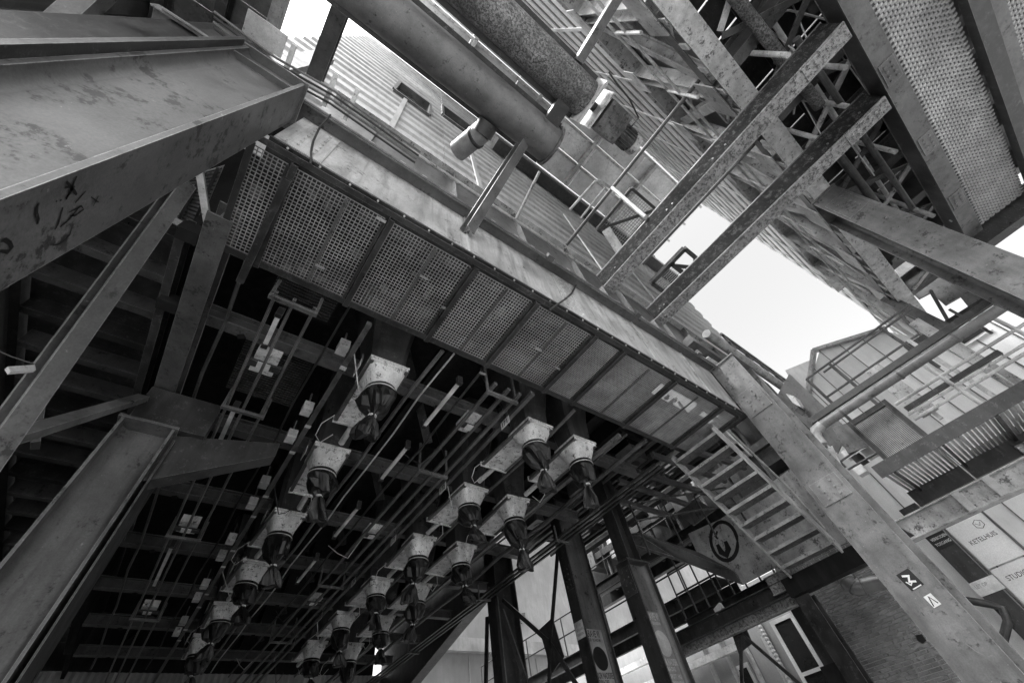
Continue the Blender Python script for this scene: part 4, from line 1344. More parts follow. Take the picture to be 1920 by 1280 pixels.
# truss under the landing
LT = thing('flat_bar_bracing', 'slender flat bar bracing with a dark gusset under the low landing beam', 'bracing', (9.3, 4.5, 0))
gc = sight(1388, 1185, x=9.4)
part(LT, 'gusset_plate', MB().prism([sight(1365, 1168, x=9.4), sight(1390, 1158, x=9.4), sight(1411, 1205, x=9.4), sight(1385, 1225, x=9.4)], (0.02, 0, 0)), 'dark_steel')
for a in ((1392, 1300), (1510, 1290), (1340, 1150)):
    part(LT, 'brace_bar', MB().bar(gc, sight(*a, x=9.4), 0.06, 0.03, X), 'dark_steel')
# floodlight
FLt = thing('floodlight', 'small pale floodlight on the low landing beam', 'lamp', tuple(sight(1345, 1145, x=9.1)))
c = sight(1345, 1138, x=9.1)
part(FLt, 'housing', MB().prism([c + Vector(a) for a in ((0, 0.1, 0.0), (0, -0.08, 0.06), (0, -0.1, -0.04), (0, 0.09, -0.1))], (0.08, 0, 0)), 'number_white')
part(FLt, 'bracket', MB().bar(c + Vector((0.04, -0.05, -0.05)), c + Vector((0.1, -0.12, -0.25)), 0.04, 0.03), 'dark_steel')

# ================================================================== catwalks in front of the plaster wall
CG = 'catwalks behind the columns'


def catwalk(label, x, ya, yb, z, post_step=0.9, deckw=0.9, mm='dark_steel', rails=(1.05, 0.55)):
    t = thing('catwalk', label, 'catwalk', (x, (ya + yb) / 2, z), CG)
    part(t, 'front_beam', MB().channel((x, ya, z - 0.14), (x, yb, z - 0.14), 0.1, 0.28, 0.014, flip=-1), mm)
    part(t, 'rear_beam', MB().channel((x + deckw, ya, z - 0.14), (x + deckw, yb, z - 0.14), 0.1, 0.28, 0.014), mm)
    n = max(1, int(abs(yb - ya) / 0.5))
    for k in range(n):
        a = ya + (yb - ya) * k / n
        b = ya + (yb - ya) * (k + 1) / n
        lo, hi = min(a, b), max(a, b)
        part(t, 'deck_plank', MB().box(x + 0.02, x + deckw - 0.02, lo + 0.006, hi - 0.006, z + 0.004, z + 0.03), mm)
    for h in rails:
        part(t, 'rail_tube', MB().tube((x + 0.03, ya, z + h), (x + 0.03, yb, z + h), 0.022, 8), mm)
    n = int(abs(yb - ya) / post_step)
    for k in range(n + 1):
        yy = ya + (yb - ya) * k / max(1, n)
        part(t, 'post', MB().tube((x + 0.03, yy, z), (x + 0.03, yy, z + rails[0]), 0.022, 8), mm)
    return t


catwalk('dark catwalk with thin railing behind the poster columns', 10.6, 5.2, 15.5, 3.35)
catwalk('higher dark catwalk crossing behind the heads of the poster columns', 10.9, 4.2, 9.5, 4.75, 0.8)
catwalk('short catwalk beside the stair landing with close posts', 10.2, 3.4, 6.2, 2.75, 0.35)
# little railed walkway in front of the stairs
t = thing('guard_rail', 'thin dark guard rail between the poster columns and the stairs', 'railing', (8.6, 4.2, 3.4), 'guard rails')
for zz in (4.3, 3.9):
    part(t, 'rail_tube', MB().tube((7.9, 5.0, zz + 0.25), (9.2, 3.3, zz), 0.022, 8), 'dark_steel')
for k in range(4):
    q = k / 3
    part(t, 'post', MB().tube((7.9 + 1.3 * q, 5.0 - 1.7 * q, 3.4), (7.9 + 1.3 * q, 5.0 - 1.7 * q, 4.55 - 0.25 * q), 0.022, 8), 'dark_steel')

# overhead clutter above the poster columns (floor of the walkway they carry)
OV = thing('walkway_floor', 'dark beamed walkway floor above the stairs and poster columns', 'walkway', (9, 5, 5))
part(OV, 'floor_plate', MB().box(7.3, 9.8, 2.9, 9.4, 6.0, 6.05), 'bunker_steel')
for k in range(7):
    yy = 3.1 + k * 0.95
    part(OV, 'joist', MB().ibeam((7.3, yy, 5.85), (10.4, yy, 5.85), 0.12, 0.26, 0.014, 0.01), 'dark_steel')
part(OV, 'edge_beam', MB().ibeam((8.1, 2.9, 5.5), (8.1, 9.3, 5.5), 0.2, 0.36, 0.02, 0.012), 'grey_steel')
part(OV, 'edge_beam', MB().ibeam((10.2, 2.9, 5.6), (10.2, 9.3, 5.6), 0.2, 0.36, 0.02, 0.012), 'dark_steel')
part(OV, 'cladding_board', MB().prism([sight(1270, 960, x=9.8), sight(1305, 935, x=9.8), sight(1340, 955, x=9.8), sight(1300, 985, x=9.8)], (0.04, 0, 0)), 'column_paint')

fg = 'grey fan boxes hung under the walkway floor'
for k, (u, v, w_) in enumerate(((1190, 870, 0.5), (1095, 925, 0.55), (1010, 985, 0.5), (1235, 905, 0.35), (1290, 955, 0.5))):
    p = sight(u, v, z=5.2)
    t = thing('fan_box', ('grey fan box hung above the rails right of the mesh ceiling', 'grey fan box behind the top of the pale poster column', 'grey fan box behind the last right row sleeve',
                          'small grey fan box by the stair top', 'grey fan box left of the stair foot')[k], 'fan box', tuple(p), fg)
    bx0 = part(t, 'casing', MB().box(p.x - w_ / 2, p.x + w_ / 2, p.y - w_ / 2, p.y + w_ / 2, p.z, p.z + 0.35), 'column_paint')
    part(bx0, 'fan_grille', MB().tube((p.x, p.y, p.z - 0.012), (p.x, p.y, p.z - 0.002), w_ * 0.26, 14), 'rubber')
    part(t, 'hanger_rod', MB().tube((p.x + w_ * 0.4, p.y, p.z + 0.3), (p.x + w_ * 0.4, p.y, 6.0), 0.02, 6), 'dark_steel')
cw = MB()
for k in range(5):
    cw.bar((7.6, 3.2 + k * 0.55, 4.9 + 0.1 * (k % 2)), (10.3, 3.0 + k * 0.6, 4.95), 0.09, 0.12)
part(OV, 'bearer', cw, 'grey_steel')
for k in range(6):
    part(OV, 'service_pipe', MB().tube((7.5 + k * 0.5, 2.95, 5.15 + 0.06 * k), (7.5 + k * 0.5, 9.0, 5.15 + 0.06 * k), 0.04 + 0.01 * (k % 3), 8), ('grey_steel', 'dark_steel', 'tube_white')[k % 3])

# ================================================================== far buildings
PWa = thing('plaster_building', 'pale plastered building behind the poster columns', 'building', (20, 20, GZ))
part(PWa, 'wall', MB().box(9.0, 45, 20.0, 20.4, GZ, 16), 'plaster')
part(PWa, 'string_course', MB().box(9.0, 45, 19.7, 19.99, 6.2, 6.75), 'concrete')
for k in range(6):
    xx = 13 + k * 4.2
    part(PWa, 'panel_joint', MB().box(xx, xx + 0.06, 19.97, 19.99, GZ, 6.1), 'concrete')
ft = MB()
ft.path([sight(975, 1160, y=19.95), sight(978, 1150, y=19.95), sight(984, 1148, y=19.95), sight(984, 1160, y=19.95), sight(978, 1168, y=19.95)], 0.04, 6)
part(PWa, 'wall_scrawl', ft, 'grey_print')

# white framed building at the lower right
WB = thing('window_building', 'pale brick building with tall white framed windows under the landing', 'building', (13, 6, GZ))
WXp = 15.0
KQ = 1.24
part(WB, 'wall', MB().box(WXp + 0.05, WXp + 0.4, 4.8, 17, GZ, 4.2), 'cladding_white')
def wwin(y0_, y1_, z0_, z1_, nm='window'):
    y0_, y1_, z0_, z1_ = y0_ * KQ, y1_ * KQ, z0_ * KQ, z1_ * KQ
    fr = MB()
    xx = WXp - 0.05
    fr.box(xx, xx + 0.08, y0_, y0_ + 0.1, z0_, z1_)
    fr.box(xx, xx + 0.08, y1_ - 0.1, y1_, z0_, z1_)
    fr.box(xx, xx + 0.08, y0_ + 0.1, y1_ - 0.1, z0_, z0_ + 0.1)
    fr.box(xx, xx + 0.08, y0_ + 0.1, y1_ - 0.1, z1_ - 0.1, z1_)
    zm = z0_ + (z1_ - z0_) * 0.55
    fr.box(xx + 0.002, xx + 0.07, y0_ + 0.1, y1_ - 0.1, zm - 0.04, zm + 0.04)
    o = part(WB, nm, fr, 'window_frame')
    part(o, 'pane', MB().box(xx + 0.03, xx + 0.045, y0_ + 0.1, y1_ - 0.1, z0_ + 0.1, zm - 0.04), 'glass_dark')
    part(o, 'pane', MB().box(xx + 0.03, xx + 0.045, y0_ + 0.1, y1_ - 0.1, zm + 0.04, z1_ - 0.1), 'glass_dark')


wwin(4.6, 5.2, 0.2, 2.5)
wwin(6.2, 6.6, 0.4, 2.0)
wwin(7.4, 7.8, 0.2, 1.8)
wwin(8.6, 9.0, 0.2, 1.8)
for k in range(4):
    yy = (5.5 + k * 0.55) * KQ
    part(WB, 'drain_pipe', MB().tube((WXp - 0.1, yy, GZ), (WXp - 0.1, yy, 4.0), 0.075, 10), 'tube_white')
for zz in (1.4, 2.2, 2.7):
    part(WB, 'white_beam', MB().box(WXp - 0.5, WXp - 0.3, 6.0 * KQ, 10.5 * KQ, zz * KQ, zz * KQ + 0.18), 'tube_white')
part(WB, 'ribbed_duct', MB().loft([[Vector((WXp - 0.15 + 0.07 * (1 if k % 2 else 0.75) * math.cos(a), 5.42 * KQ + 0.07 * (1 if k % 2 else 0.75) * math.sin(a), GZ + 0.05 * k)) for a in [2 * math.pi * j / 8 for j in range(8)]] for k in range(106)]), 'number_white')
part(WB, 'gutter', MB().tube((WXp - 0.3, 5.0 * KQ, 0.35 * KQ), (WXp - 0.3, 9.0 * KQ, 0.35 * KQ), 0.05, 8), 'truss_steel')

# added screen in facade form, blocking the sky seen through the stairs
US = thing('sky_block_wall', 'added dark screen of pipes and plates that blocks the sky seen through the stairs', 'facade', (13, 6, 4.8))
part(US, 'wall', MB().box(12.0, 12.2, 1.5, 10.5, 4.55, 7.5), 'dark_steel')
for k in range(14):
    rr = random.Random(k + 90)
    y_, z_ = 1.8 + k * 0.62, 5.0 + rr.random() * 2.6
    part(US, 'plate', MB().box(11.6 - rr.random() * 0.6, 11.98, y_, y_ + rr.uniform(0.2, 0.7), z_, z_ + rr.uniform(0.2, 0.9)), rr.choice(('grey_steel', 'column_paint', 'truss_steel', 'dark_steel')))
for k in range(9):
    y_ = 1.9 + k * 1.0
    part(US, 'riser_pipe', MB().tube((11.5, y_, 4.6), (11.5, y_, 8.5), 0.05, 8), ('tube_white', 'grey_steel', 'dark_steel')[k % 3])
for k in range(4):
    part(US, 'cross_beam', MB().box(11.3, 11.45, 1.5, 10.5, 4.62 + k * 1.0, 4.82 + k * 1.0), ('grey_steel', 'dark_steel')[k % 2])

# brick wall
BW = thing('brick_wall', 'old brick wall beside the long pale column with a fat metal duct', 'wall', (11, 3, GZ))
BX = 12.0
part(BW, 'mortar_bed', MB().box(BX + 0.012, BX + 0.3, 1.92, 4.35, GZ, 4.4), 'mortar')
bl_, bh_, jt = 0.20, 0.052, 0.013
base = MB().box(-0.004, 0.02, -bl_ / 2, bl_ / 2, 0, bh_)
bme = mesh_of(base, 'brick')
bme.materials.append(MATS['brick'])
cand = []
row = 0
z_ = -0.6
rest = MB()
while z_ < 4.3:
    yy = 1.93 + (bl_ / 2 if row % 2 else 0)
    while yy < 4.2:
        cand.append((yy + bl_ / 2, z_))
        yy += bl_ + jt
    z_ += bh_ + jt
    row += 1


def proj(p):
    p = Vector(p)
    cz = f.dot(p)
    return (r.dot(p) / cz * FPX + 960, d.dot(p) / cz * FPX + 640)


cnt = 0
cand.sort(key=lambda q: (q[0] - 2.95) ** 2 + (q[1] - 1.3) ** 2)
for (yy, zz) in cand:
    u, v = proj((BX, yy, zz))
    if cnt < 298 and 1480 < u < 1780 and v < 1300 and v > 1060:
        o = bpy.data.objects.new('brick', bme)
        COL.objects.link(o)
        o.parent = BW
        o.location = Vector((BX - random.uniform(0, 0.008), yy, zz)) - BW.location
        cnt += 1
    else:
        dx = random.uniform(0, 0.008)
        rest.box(BX - 0.004 - dx, BX + 0.02 - dx, yy - bl_ / 2, yy + bl_ / 2, zz, zz + bh_)
part(BW, 'far_bricks', rest, 'brick', stuff=True)
g = MB()
for pts, wd in (([(1676, 1160), (1672, 1180), (1680, 1205), (1697, 1222)], 0.05), ([(1690, 1158), (1698, 1180), (1712, 1196)], 0.035), ([(1712, 1218), (1722, 1208), (1738, 1210), (1752, 1222), (1768, 1228)], 0.05),
                ([(1738, 1212), (1764, 1246), (1790, 1280)], 0.03), ([(1698, 1222), (1716, 1250), (1730, 1285)], 0.04)):
    stroke(g, [sight(a, b, x=BX - 0.014) for a, b in pts], -X, wd, 0.002)
part(BW, 'wall_scrawl', g, 'concrete', 'pale painted scrawl')
g = MB()
g.prism([sight(a, b, x=BX - 0.02) for a, b in ((1716, 1190), (1728, 1188), (1737, 1200), (1730, 1206), (1720, 1200))], (0.01, 0, 0))
part(BW, 'hole', g, 'black_print')
for k in range(5):
    part(BW, 'render_patch', MB().box(BX - 0.022, BX - 0.010, 2.05 + 0.17 * k, 2.30 + 0.17 * k, -0.9 + 0.05 * k, 0.9 - 0.28 * k), 'rough_concrete')
DU = thing('metal_duct', 'shiny bent metal duct against the brick wall', 'duct', (10.7, 2.5, 1.8))
dp = [sight(1690, 1085, x=10.7), sight(1640, 1092, x=10.7), sight(1618, 1098, x=10.7)]
part(DU, 'duct_tube', MB().path(dp, 0.13, 14), 'galvanised')
eb = [sight(1618, 1098, x=10.69), sight(1604, 1100, x=10.66), sight(1592, 1092, x=10.66), sight(1583, 1082, x=10.7), sight(1570, 1078, x=10.8)]
part(DU, 'elbow', MB().path(eb, 0.15, 14), 'galvanised')
for k in (0, 1, 2, 3):
    p = eb[k]
    q = eb[k + 1]
    part(DU, 'band', MB().tube(p, p + (q - p).normalized() * 0.02, 0.158, 14), 'grey_steel')
part(DU, 'wall_box', MB().prism([sight(1636, 1076, x=10.8), sight(1652, 1068, x=10.8), sight(1700, 1092, x=10.8), sight(1660, 1098, x=10.8)], (0.1, 0, 0)), 'dark_steel')
solo('cable_tray', MB().bar(sight(1518, 1125, x=10.9), sight(1600, 1250, x=10.9), 0.1, 0.04, X), 'number_white', 'pale vertical trunking on the brick wall', 'trunking')
solo('dark_post', MB().bar(sight(1495, 1130, x=10.3), sight(1600, 1300, x=10.3), 0.3, 0.25, X), 'dark_steel', 'dark post left of the brick wall', 'post')
solo('hook_loop', MB().path([sight(1494, 1118, x=10.2), sight(1500, 1114, x=10.2), sight(1506, 1122, x=10.2), sight(1511, 1136, x=10.2), sight(1508, 1140, x=10.2), sight(1502, 1136, x=10.2), sight(1498, 1124, x=10.2)], 0.02, 6),
     'tube_white', 'small pale metal loop near the top of the dark post', 'hook')
ps = sight(1570, 1265, x=10.28)
solo('sticker_sheet', MB().box(10.12, 10.13, ps.y - 0.15, ps.y + 0.15, ps.z - 0.2, ps.z + 0.15), 'black_print', 'black printed sheet at the bottom of the dark post', 'sticker')

# clad building
CX = 14.0
CBd = thing('clad_building', 'pale ribbed sheet clad building on the far right with a low gable', 'building', (15, -3, GZ))


def ctop(y):
    return 8.5 + ((-0.47 * abs(y) if y > -1.7 else -1.7 - 0.1 * (abs(y) - 1.7)) if y < 0 else -1.02 * y)


yy = 3.9
while yy > -8.0:
    ya, yb = yy, yy - 0.5
    za, zb2 = ctop(ya), ctop(yb)
    m_ = MB().prism([(CX, ya - 0.012, GZ), (CX, yb + 0.012, GZ), (CX, yb + 0.012, zb2), (CX, ya - 0.012, za)], (0.1, 0, 0))
    pn = part(CBd, 'cladding_sheet', m_, 'cladding')
    part(pn, 'seam', MB().prism([(CX - 0.035, yb - 0.012, GZ), (CX - 0.035, yb + 0.012, GZ), (CX - 0.035, yb + 0.012, zb2), (CX - 0.035, yb - 0.012, zb2)], (0.134, 0, 0)), 'grey_steel')
    yy -= 0.5
part(CBd, 'back_wall', MB().box(CX + 0.15, CX + 0.3, -6, 3.9, GZ, 3), 'dark_steel')
part(CBd, 'verge_trim', MB().bar((CX - 0.05, 0, 8.56), (CX - 0.05, -1.7, 7.76), 0.2, 0.1), 'truss_steel')
part(CBd, 'verge_trim', MB().bar((CX - 0.05, 0, 8.56), (CX - 0.05, 3.9, 8.56 - 1.02 * 3.9), 0.2, 0.1), 'truss_steel')
for (u0, v0, u1, v1) in ((1790, 640, 1850, 610), (1830, 860, 1915, 800)):
    a, b = sight(u0, v0, x=CX - 0.04), sight(u1, v1, x=CX - 0.04)
    w_ = part(CBd, 'window', MB().box(CX - 0.06, CX - 0.04, b.y, a.y, a.z - 0.25, a.z + 0.25), 'window_frame')
    part(w_, 'pane', MB().box(CX - 0.075, CX - 0.062, b.y + 0.06, a.y - 0.06, a.z - 0.19, a.z + 0.19), 'glass_dark')
# door bay: dark frame, banner, plates
BN = thing('banner', 'white banner with hexagon emblem and lettering on a wire frame', 'banner', (13.7, 0.6, 0))
bx_ = 13.75
part(BN, 'cloth', MB().box(bx_, bx_ + 0.015, 0.33, 1.04, 2.18, 3.08), 'banner')
part(BN, 'cloth', MB().box(bx_, bx_ + 0.015, 0.33, 1.04, 1.1, 2.15), 'banner')
tx = text_mb('KETELHUIS', (bx_, 0.93, 2.62), -Y, Z, 0.085, 0.004, False, 'LEFT', 0.88)
part(BN, 'lettering', tx, 'black_print')
tx = text_mb('STUDIO DE', (bx_, 0.93, 1.90), -Y, Z, 0.085, 0.004, False, 'LEFT', 0.88)
part(BN, 'lettering', tx, 'black_print')
hx_ = MB()
cy_, cz_ = 0.52, 2.90
hp_ = [(bx_, cy_ + 0.09 * math.sin(a), cz_ + 0.09 * math.cos(a)) for a in [math.pi / 3 * k for k in range(7)]]
stroke(hx_, hp_, -X, 0.012, 0.004)
stroke(hx_, [(bx_, cy_ + 0.05, cz_ + 0.03), (bx_, cy_, cz_ - 0.03), (bx_, cy_ - 0.05, cz_ + 0.03)], -X, 0.012, 0.004)
part(BN, 'emblem', hx_, 'black_print')
fr = MB().path([(bx_ - 0.03, 1.08, 0.9), (bx_ - 0.03, 1.08, 3.14), (bx_ - 0.03, 0.29, 3.14), (bx_ - 0.03, 0.29, 0.9)], 0.025, 8)
part(BN, 'frame_tube', fr, 'grey_steel')
DF = thing('door_post', 'broad dark door post left of the white banner', 'post', (13.3, 1.3, GZ))
part(DF, 'post_face', MB().box(13.2, 13.5, 1.08, 1.45, GZ, 3.6), 'dark_steel')
sg_ = part(DF, 'warning_sign', MB().box(13.19, 13.199, 1.1, 1.42, 2.65, 2.95), 'black_print', 'black sign with white lettering')
t1 = text_mb('VERBODEN', (13.19, 1.40, 2.83), -Y, Z, 0.055, 0.002, True, 'LEFT', 0.8)
t2 = text_mb('TOEGANG', (13.19, 1.40, 2.72), -Y, Z, 0.055, 0.002, True, 'LEFT', 0.8)
t1.add(t2.v, t2.f)
part(sg_, 'sign_lettering', t1, 'number_white')
sg_ = part(DF, 'notice', MB().box(13.19, 13.199, 1.02, 1.47, 1.75, 2.0), 'number_white', 'white notice plate')
t1 = text_mb('LET OP', (13.19, 1.42, 1.88), -Y, Z, 0.06, 0.002, False, 'LEFT', 0.8)
part(sg_, 'sign_lettering', t1, 'grey_print')
part(DF, 'pipe_loop', MB().path([(13.1, 1.9, 1.9), (13.1, 1.45, 1.62), (13.1, 1.32, 1.5), (13.1, 1.42, 1.3), (13.1, 1.7, 1.1)], 0.07, 10), 'dark_steel')

# far gable with brick, skyline at the left of the clad building
solo('far_gable', MB().prism([sight(1472, 694, x=24), sight(1516, 676, x=24), sight(1560, 720, x=24), sight(1500, 740, x=24)], (1.0, 0, 0)), 'plaster', 'far pale brick gable peeping over the grey sheet housing', 'building')

# ================================================================== right hand catwalks and pipe
HPp = thing('handrail_pipe', 'thick round grey pipe running from the long pale column to the right', 'pipe', (9.6, -1, 4.4))
part(HPp, 'pipe_run', MB().tube((9.5, 0.95, 4.42), (9.5, -3.0, 4.42), 0.09, 18), 'pipe_paint')
part(HPp, 'elbow', MB().path([(9.5, 0.95, 4.42), (9.5, 1.12, 4.40), (9.5, 1.2, 4.28), (9.5, 1.22, 4.1)], 0.105, 14), 'galvanised')
for yy in (0.55, -0.6, -1.6):
    part(HPp, 'clamp', MB().tube((9.5, yy, 4.42), (9.5, yy - 0.05, 4.42), 0.102, 16), 'grey_steel')
part(HPp, 'support_beam', MB().bar((9.62, 1.1, 4.66), (9.62, -3.2, 4.66), 0.08, 0.12), 'dark_steel')

RC = thing('catwalk', 'upper right catwalk with ribbed deck below the thick round pipe', 'catwalk', (10, -1, 3.3), CG)
part(RC, 'front_beam', MB().box(9.85, 9.88, -5.5, 0.9, 3.23, 3.47), 'dark_steel')
part(RC, 'rear_beam', MB().box(11.3, 11.36, -5.5, 0.9, 2.98, 3.28), 'dark_steel')
for k in range(90):
    yy = 0.85 - k * 0.072
    part(RC, 'deck_bar', MB().box(9.89, 11.36, yy - 0.045, yy, 3.29, 3.33), 'corrugated')
for k in range(8):
    yy = 0.7 - k * 0.85
    part(RC, 'bearer', MB().box(9.885, 11.295, yy - 0.05, yy, 3.2, 3.28), 'dark_steel')
pn = part(RC, 'screen_panel', MB().box(9.98, 10.0, -0.08, 0.58, 3.36, 4.3), 'grey_steel')
sl2 = MB()
for k in range(22):
    yy = -0.06 + k * 0.029
    sl2.box(9.965, 9.979, yy, yy + 0.014, 3.40, 4.27)
part(pn, 'screen_slats', sl2, 'galvanised', stuff=True)
fr = MB()
fr.box(9.95, 10.03, 0.581, 0.66, 3.3, 4.4)
fr.box(9.95, 10.03, -0.16, -0.081, 3.3, 4.4)
fr.box(9.955, 10.025, -0.08, 0.58, 4.302, 4.4)
part(pn, 'screen_frame', fr, 'dark_steel')
for hh, rr in ((4.25, 0.032), (3.98, 0.028), (3.86, 0.032)):
    part(RC, 'rail_tube', MB().tube((10.05, -0.2, hh), (10.05, -5.0, hh), rr, 8), 'tube_white')
for yy in (-1.05, -2.3):
    part(RC, 'post', MB().tube((10.05, yy, 3.3), (10.05, yy, 4.9), 0.035, 8), 'tube_white')
part(RC, 'conduit', MB().bar((10.1, -0.25, 4.1), (10.1, -1.9, 4.1), 0.05, 0.09), 'dark_steel')

RC2 = thing('catwalk', 'lower right catwalk beam with bolted brackets above the door', 'catwalk', (11, 0, 2.5), CG)
part(RC2, 'front_beam', MB().ibeam((10.8, 1.9, 2.62), (10.8, -4.5, 2.62), 0.24, 0.36, 0.022, 0.014), 'truss_steel')
part(RC2, 'under_beam', MB().box(11.0, 11.3, -4.5, 1.9, 2.52, 2.66), 'dark_steel')
rk = MB()
for k in range(60):
    yy = 0.1 - k * 0.05
    rk.box(10.66, 10.675, yy - 0.02, yy, 2.46, 2.5)
part(RC2, 'rack_teeth', rk, 'truss_steel', stuff=True)
for yy in (0.35, -0.15):
    part(RC2, 'bolted_bracket', MB().box(10.60, 10.67, yy - 0.12, yy, 2.44, 2.78), 'truss_steel')
part(RC2, 'duct', MB().tube((11.2, -0.9, 3.0), (11.2, -2.3, 3.0), 0.12, 14), 'galvanised')
part(RC2, 'hanger_rod', MB().tube((10.7, -0.1, 2.75), (10.2, -0.1, 4.0), 0.012, 6), 'tube_white')
part(RC2, 'hanger_rod', MB().tube((10.7, -1.6, 2.75), (10.2, -1.6, 4.0), 0.02, 6), 'tube_white')

# uprights and braces before the clad wall
for k, (u0, v0, u1, v1, wd, mm, lab) in enumerate(((1655, 700, 1765, 785, 0.07, 'tube_white', 'pale slanting tube before the clad wall, left of two'), (1700, 640, 1915, 770, 0.07, 'tube_white', 'long pale tube before the clad wall under the bridge'),
                                        (1640, 690, 1740, 775, 0.3, 'truss_steel', 'broad grey upright before the clad wall'), (1720, 600, 1915, 735, 0.2, 'truss_steel', 'broad grey upright under the bridge end'))):
    a, b = sight(u0, v0, x=10.6), sight(u1, v1, x=10.6)
    y_ = (a.y + b.y) / 2
    solo('upright', MB().bar((10.6, y_, b.z), (10.6, y_, a.z), wd, wd * 0.6, X), mm, lab, 'upright')
# open railing before the sky (dark thin tubes along Y)
t = thing('guard_rail', 'dark thin guard rail crossing in front of the pale clad gable', 'railing', (11, -0.3, 5.6), 'guard rails')
zmax = 0
for (u0, v0, u1, v1) in ((1500, 700, 1725, 580), (1535, 690, 1725, 585), (1545, 740, 1730, 630)):
    a, b = sight(u0, v0, x=11.2), sight(u1, v1, x=11.2)
    zz = (a.z + b.z) / 2
    zmax = max(zmax, zz)
    part(t, 'rail_tube', MB().tube((11.2, a.y, zz), (11.2, b.y, zz), 0.028, 8), 'grey_steel')
for yy in (0.62, 0.0, -1.3):
    part(t, 'post', MB().tube((11.2, yy, 4.9), (11.2, yy, zmax), 0.035, 8), 'grey_steel')
# small landing left of the screen
SL = thing('small_balcony', 'small balcony with white boxes behind the long pale column', 'balcony', (10.4, 0.9, 3.4))
a = sight(1595, 850, x=10.4)
part(SL, 'side_plate', MB().prism([sight(1560, 800, x=10.3), sight(1600, 790, x=10.3), sight(1640, 830, x=10.3), sight(1590, 850, x=10.3)], (0.04, 0, 0)), 'column_paint')
for k, (u, v, mm) in enumerate(((1590, 850, 'number_white'), (1610, 860, 'black_print'), (1628, 848, 'number_white'), (1612, 880, 'number_white'))):
    p = sight(u, v, x=10.6)
    part(SL, 'box', MB().box(10.6, 10.8, p.y - 0.09, p.y + 0.09, p.z - 0.08, p.z + 0.1), mm)
for u0, v0, u1, v1 in ((1575, 865, 1650, 815), (1590, 880, 1660, 840)):
    part(SL, 'rail_tube', MB().tube(sight(u0, v0, x=10.35), sight(u1, v1, x=10.35), 0.022, 8), 'dark_steel')

# ================================================================== upper left corner
UL = thing('timber_wall', 'dark ribbed timber wall at the upper left corner', 'wall', (-3.6, 2, 4))
for k in range(16):
    yy = 0.4 + k * 0.22
    part(UL, 'plank', MB().box(-3.7 + random.uniform(0, 0.03), -3.6 + random.uniform(-0.02, 0.02), yy, yy + 0.2, 3.0, 9.0), 'timber_wall')
solo('steel_channel', MB().channel((-2.0, 1.42, GZ), (-2.0, 1.42, 5.6), 0.12, 0.3, 0.014, X), 'dark_steel', 'grey vertical channel behind the graffiti column', 'channel')
solo('leaning_brace', MB().bar(sight(100, 62, x=-2.6), sight(200, -30, x=-2.6), 0.16, 0.16), 'column_paint', 'short leaning brace before the timber wall', 'brace')
solo('steel_post', MB().bar((-2.15, 1.7, 4.0), (-2.15, 1.7, 8.5), 0.22, 0.22, Y), 'grey_steel', 'grey post at the upper left beside the column head', 'post')
solo('steel_post', MB().bar((-1.75, 1.75, 5.6), (-1.75, 1.75, 11), 0.3, 0.12, Y), 'dark_steel', 'dark flat post left of the sky patch at the top', 'post')
solo('steel_beam', MB().ibeam((-1.40, -1.2, 8.5), (-1.40, 1.75, 8.5), 0.24, 0.24, 0.02, 0.014), 'grey_steel', 'rough grey beam crossing the sky patch at the top left', 'beam')
OF = thing('overhead_floor', 'grey ribbed floor overhead left of the small sky patch', 'floor', (-3.5, 0.5, 8.5))
for k in range(12):
    part(OF, 'deck_plank', MB().box(-5.5, -2.06, -1.4 + k * 0.4, -1.004 + k * 0.4, 8.5, 8.54), 'column_paint')
part(OF, 'edge_beam', MB().box(-2.2, -2.05, -1.4, 1.9, 8.25, 8.49), 'truss_steel')
for k in range(4):
    part(OF, 'joist', MB().ibeam((-2.75 - 0.7 * k, -1.4, 8.34), (-2.75 - 0.7 * k, 3.3, 8.34), 0.14, 0.28, 0.014, 0.01), 'dark_steel')
part(OF, 'post', MB().bar((-2.35, 1.72, 5.5), (-2.35, 1.72, 8.24), 0.16, 0.2, Y), 'grey_steel')
ct = thing('cable_tray', 'cable tray with loose cables above the graffiti column head', 'cable tray', (-1.1, 1.2, 5.6))
for k in range(4):
    yy = 1.16 + 0.05 * k
    part(ct, 'cable', MB().path([(-1.9, yy, 5.56 + 0.02 * k), (-1.3, yy + 0.03, 5.53), (-0.7, yy - 0.02, 5.55 + 0.01 * k), (0.4, yy, 5.52)], 0.013, 6), 'cable' if k % 2 else 'grey_steel')
for xx in (-1.2, -0.75, -0.5):
    part(ct, 'tray_bar', MB().bar((xx, 0.98, 5.6), (xx, 1.36, 5.6), 0.05, 0.03), 'tube_white')
part(ct, 'tray_plate', MB().box(-1.75, -1.35, 1.0, 1.25, 5.9, 5.93), 'truss_steel')

# grille over a pale plate whose colour stands for light in the gap
GR = thing('small_grille', 'small grille before a pale plate painted as light in the gap left of the mesh ceiling', 'grille', tuple(sight(350, 385, z=5.0)))
q = [sight(a, b, z=5.02) for a, b in ((305, 395), (368, 432), (420, 310), (352, 330))]
part(GR, 'gap_light_plate', MB().prism(q, (0, 0, 0.02)), 'truss_steel')
n = 16
for k in range(n):
    t_ = (k + 0.5) / n
    a, b = q[0].lerp(q[3], t_), q[1].lerp(q[2], t_)
    part(GR, 'grille_bar', MB().bar(a - Z * 0.03, b - Z * 0.03, 0.012, 0.02), 'dark_steel')
for t_ in (0.1, 0.5, 0.9):
    part(GR, 'cross_bar', MB().bar(q[0].lerp(q[1], t_) - Z * 0.05, q[3].lerp(q[2], t_) - Z * 0.05, 0.03, 0.02), 'dark_steel')
solo('steel_strut', MB().bar(sight(374, 318, z=4.7), sight(391, 428, z=4.5), 0.07, 0.03), 'tube_white', 'short pale flat strut in front of the small grille', 'strut')
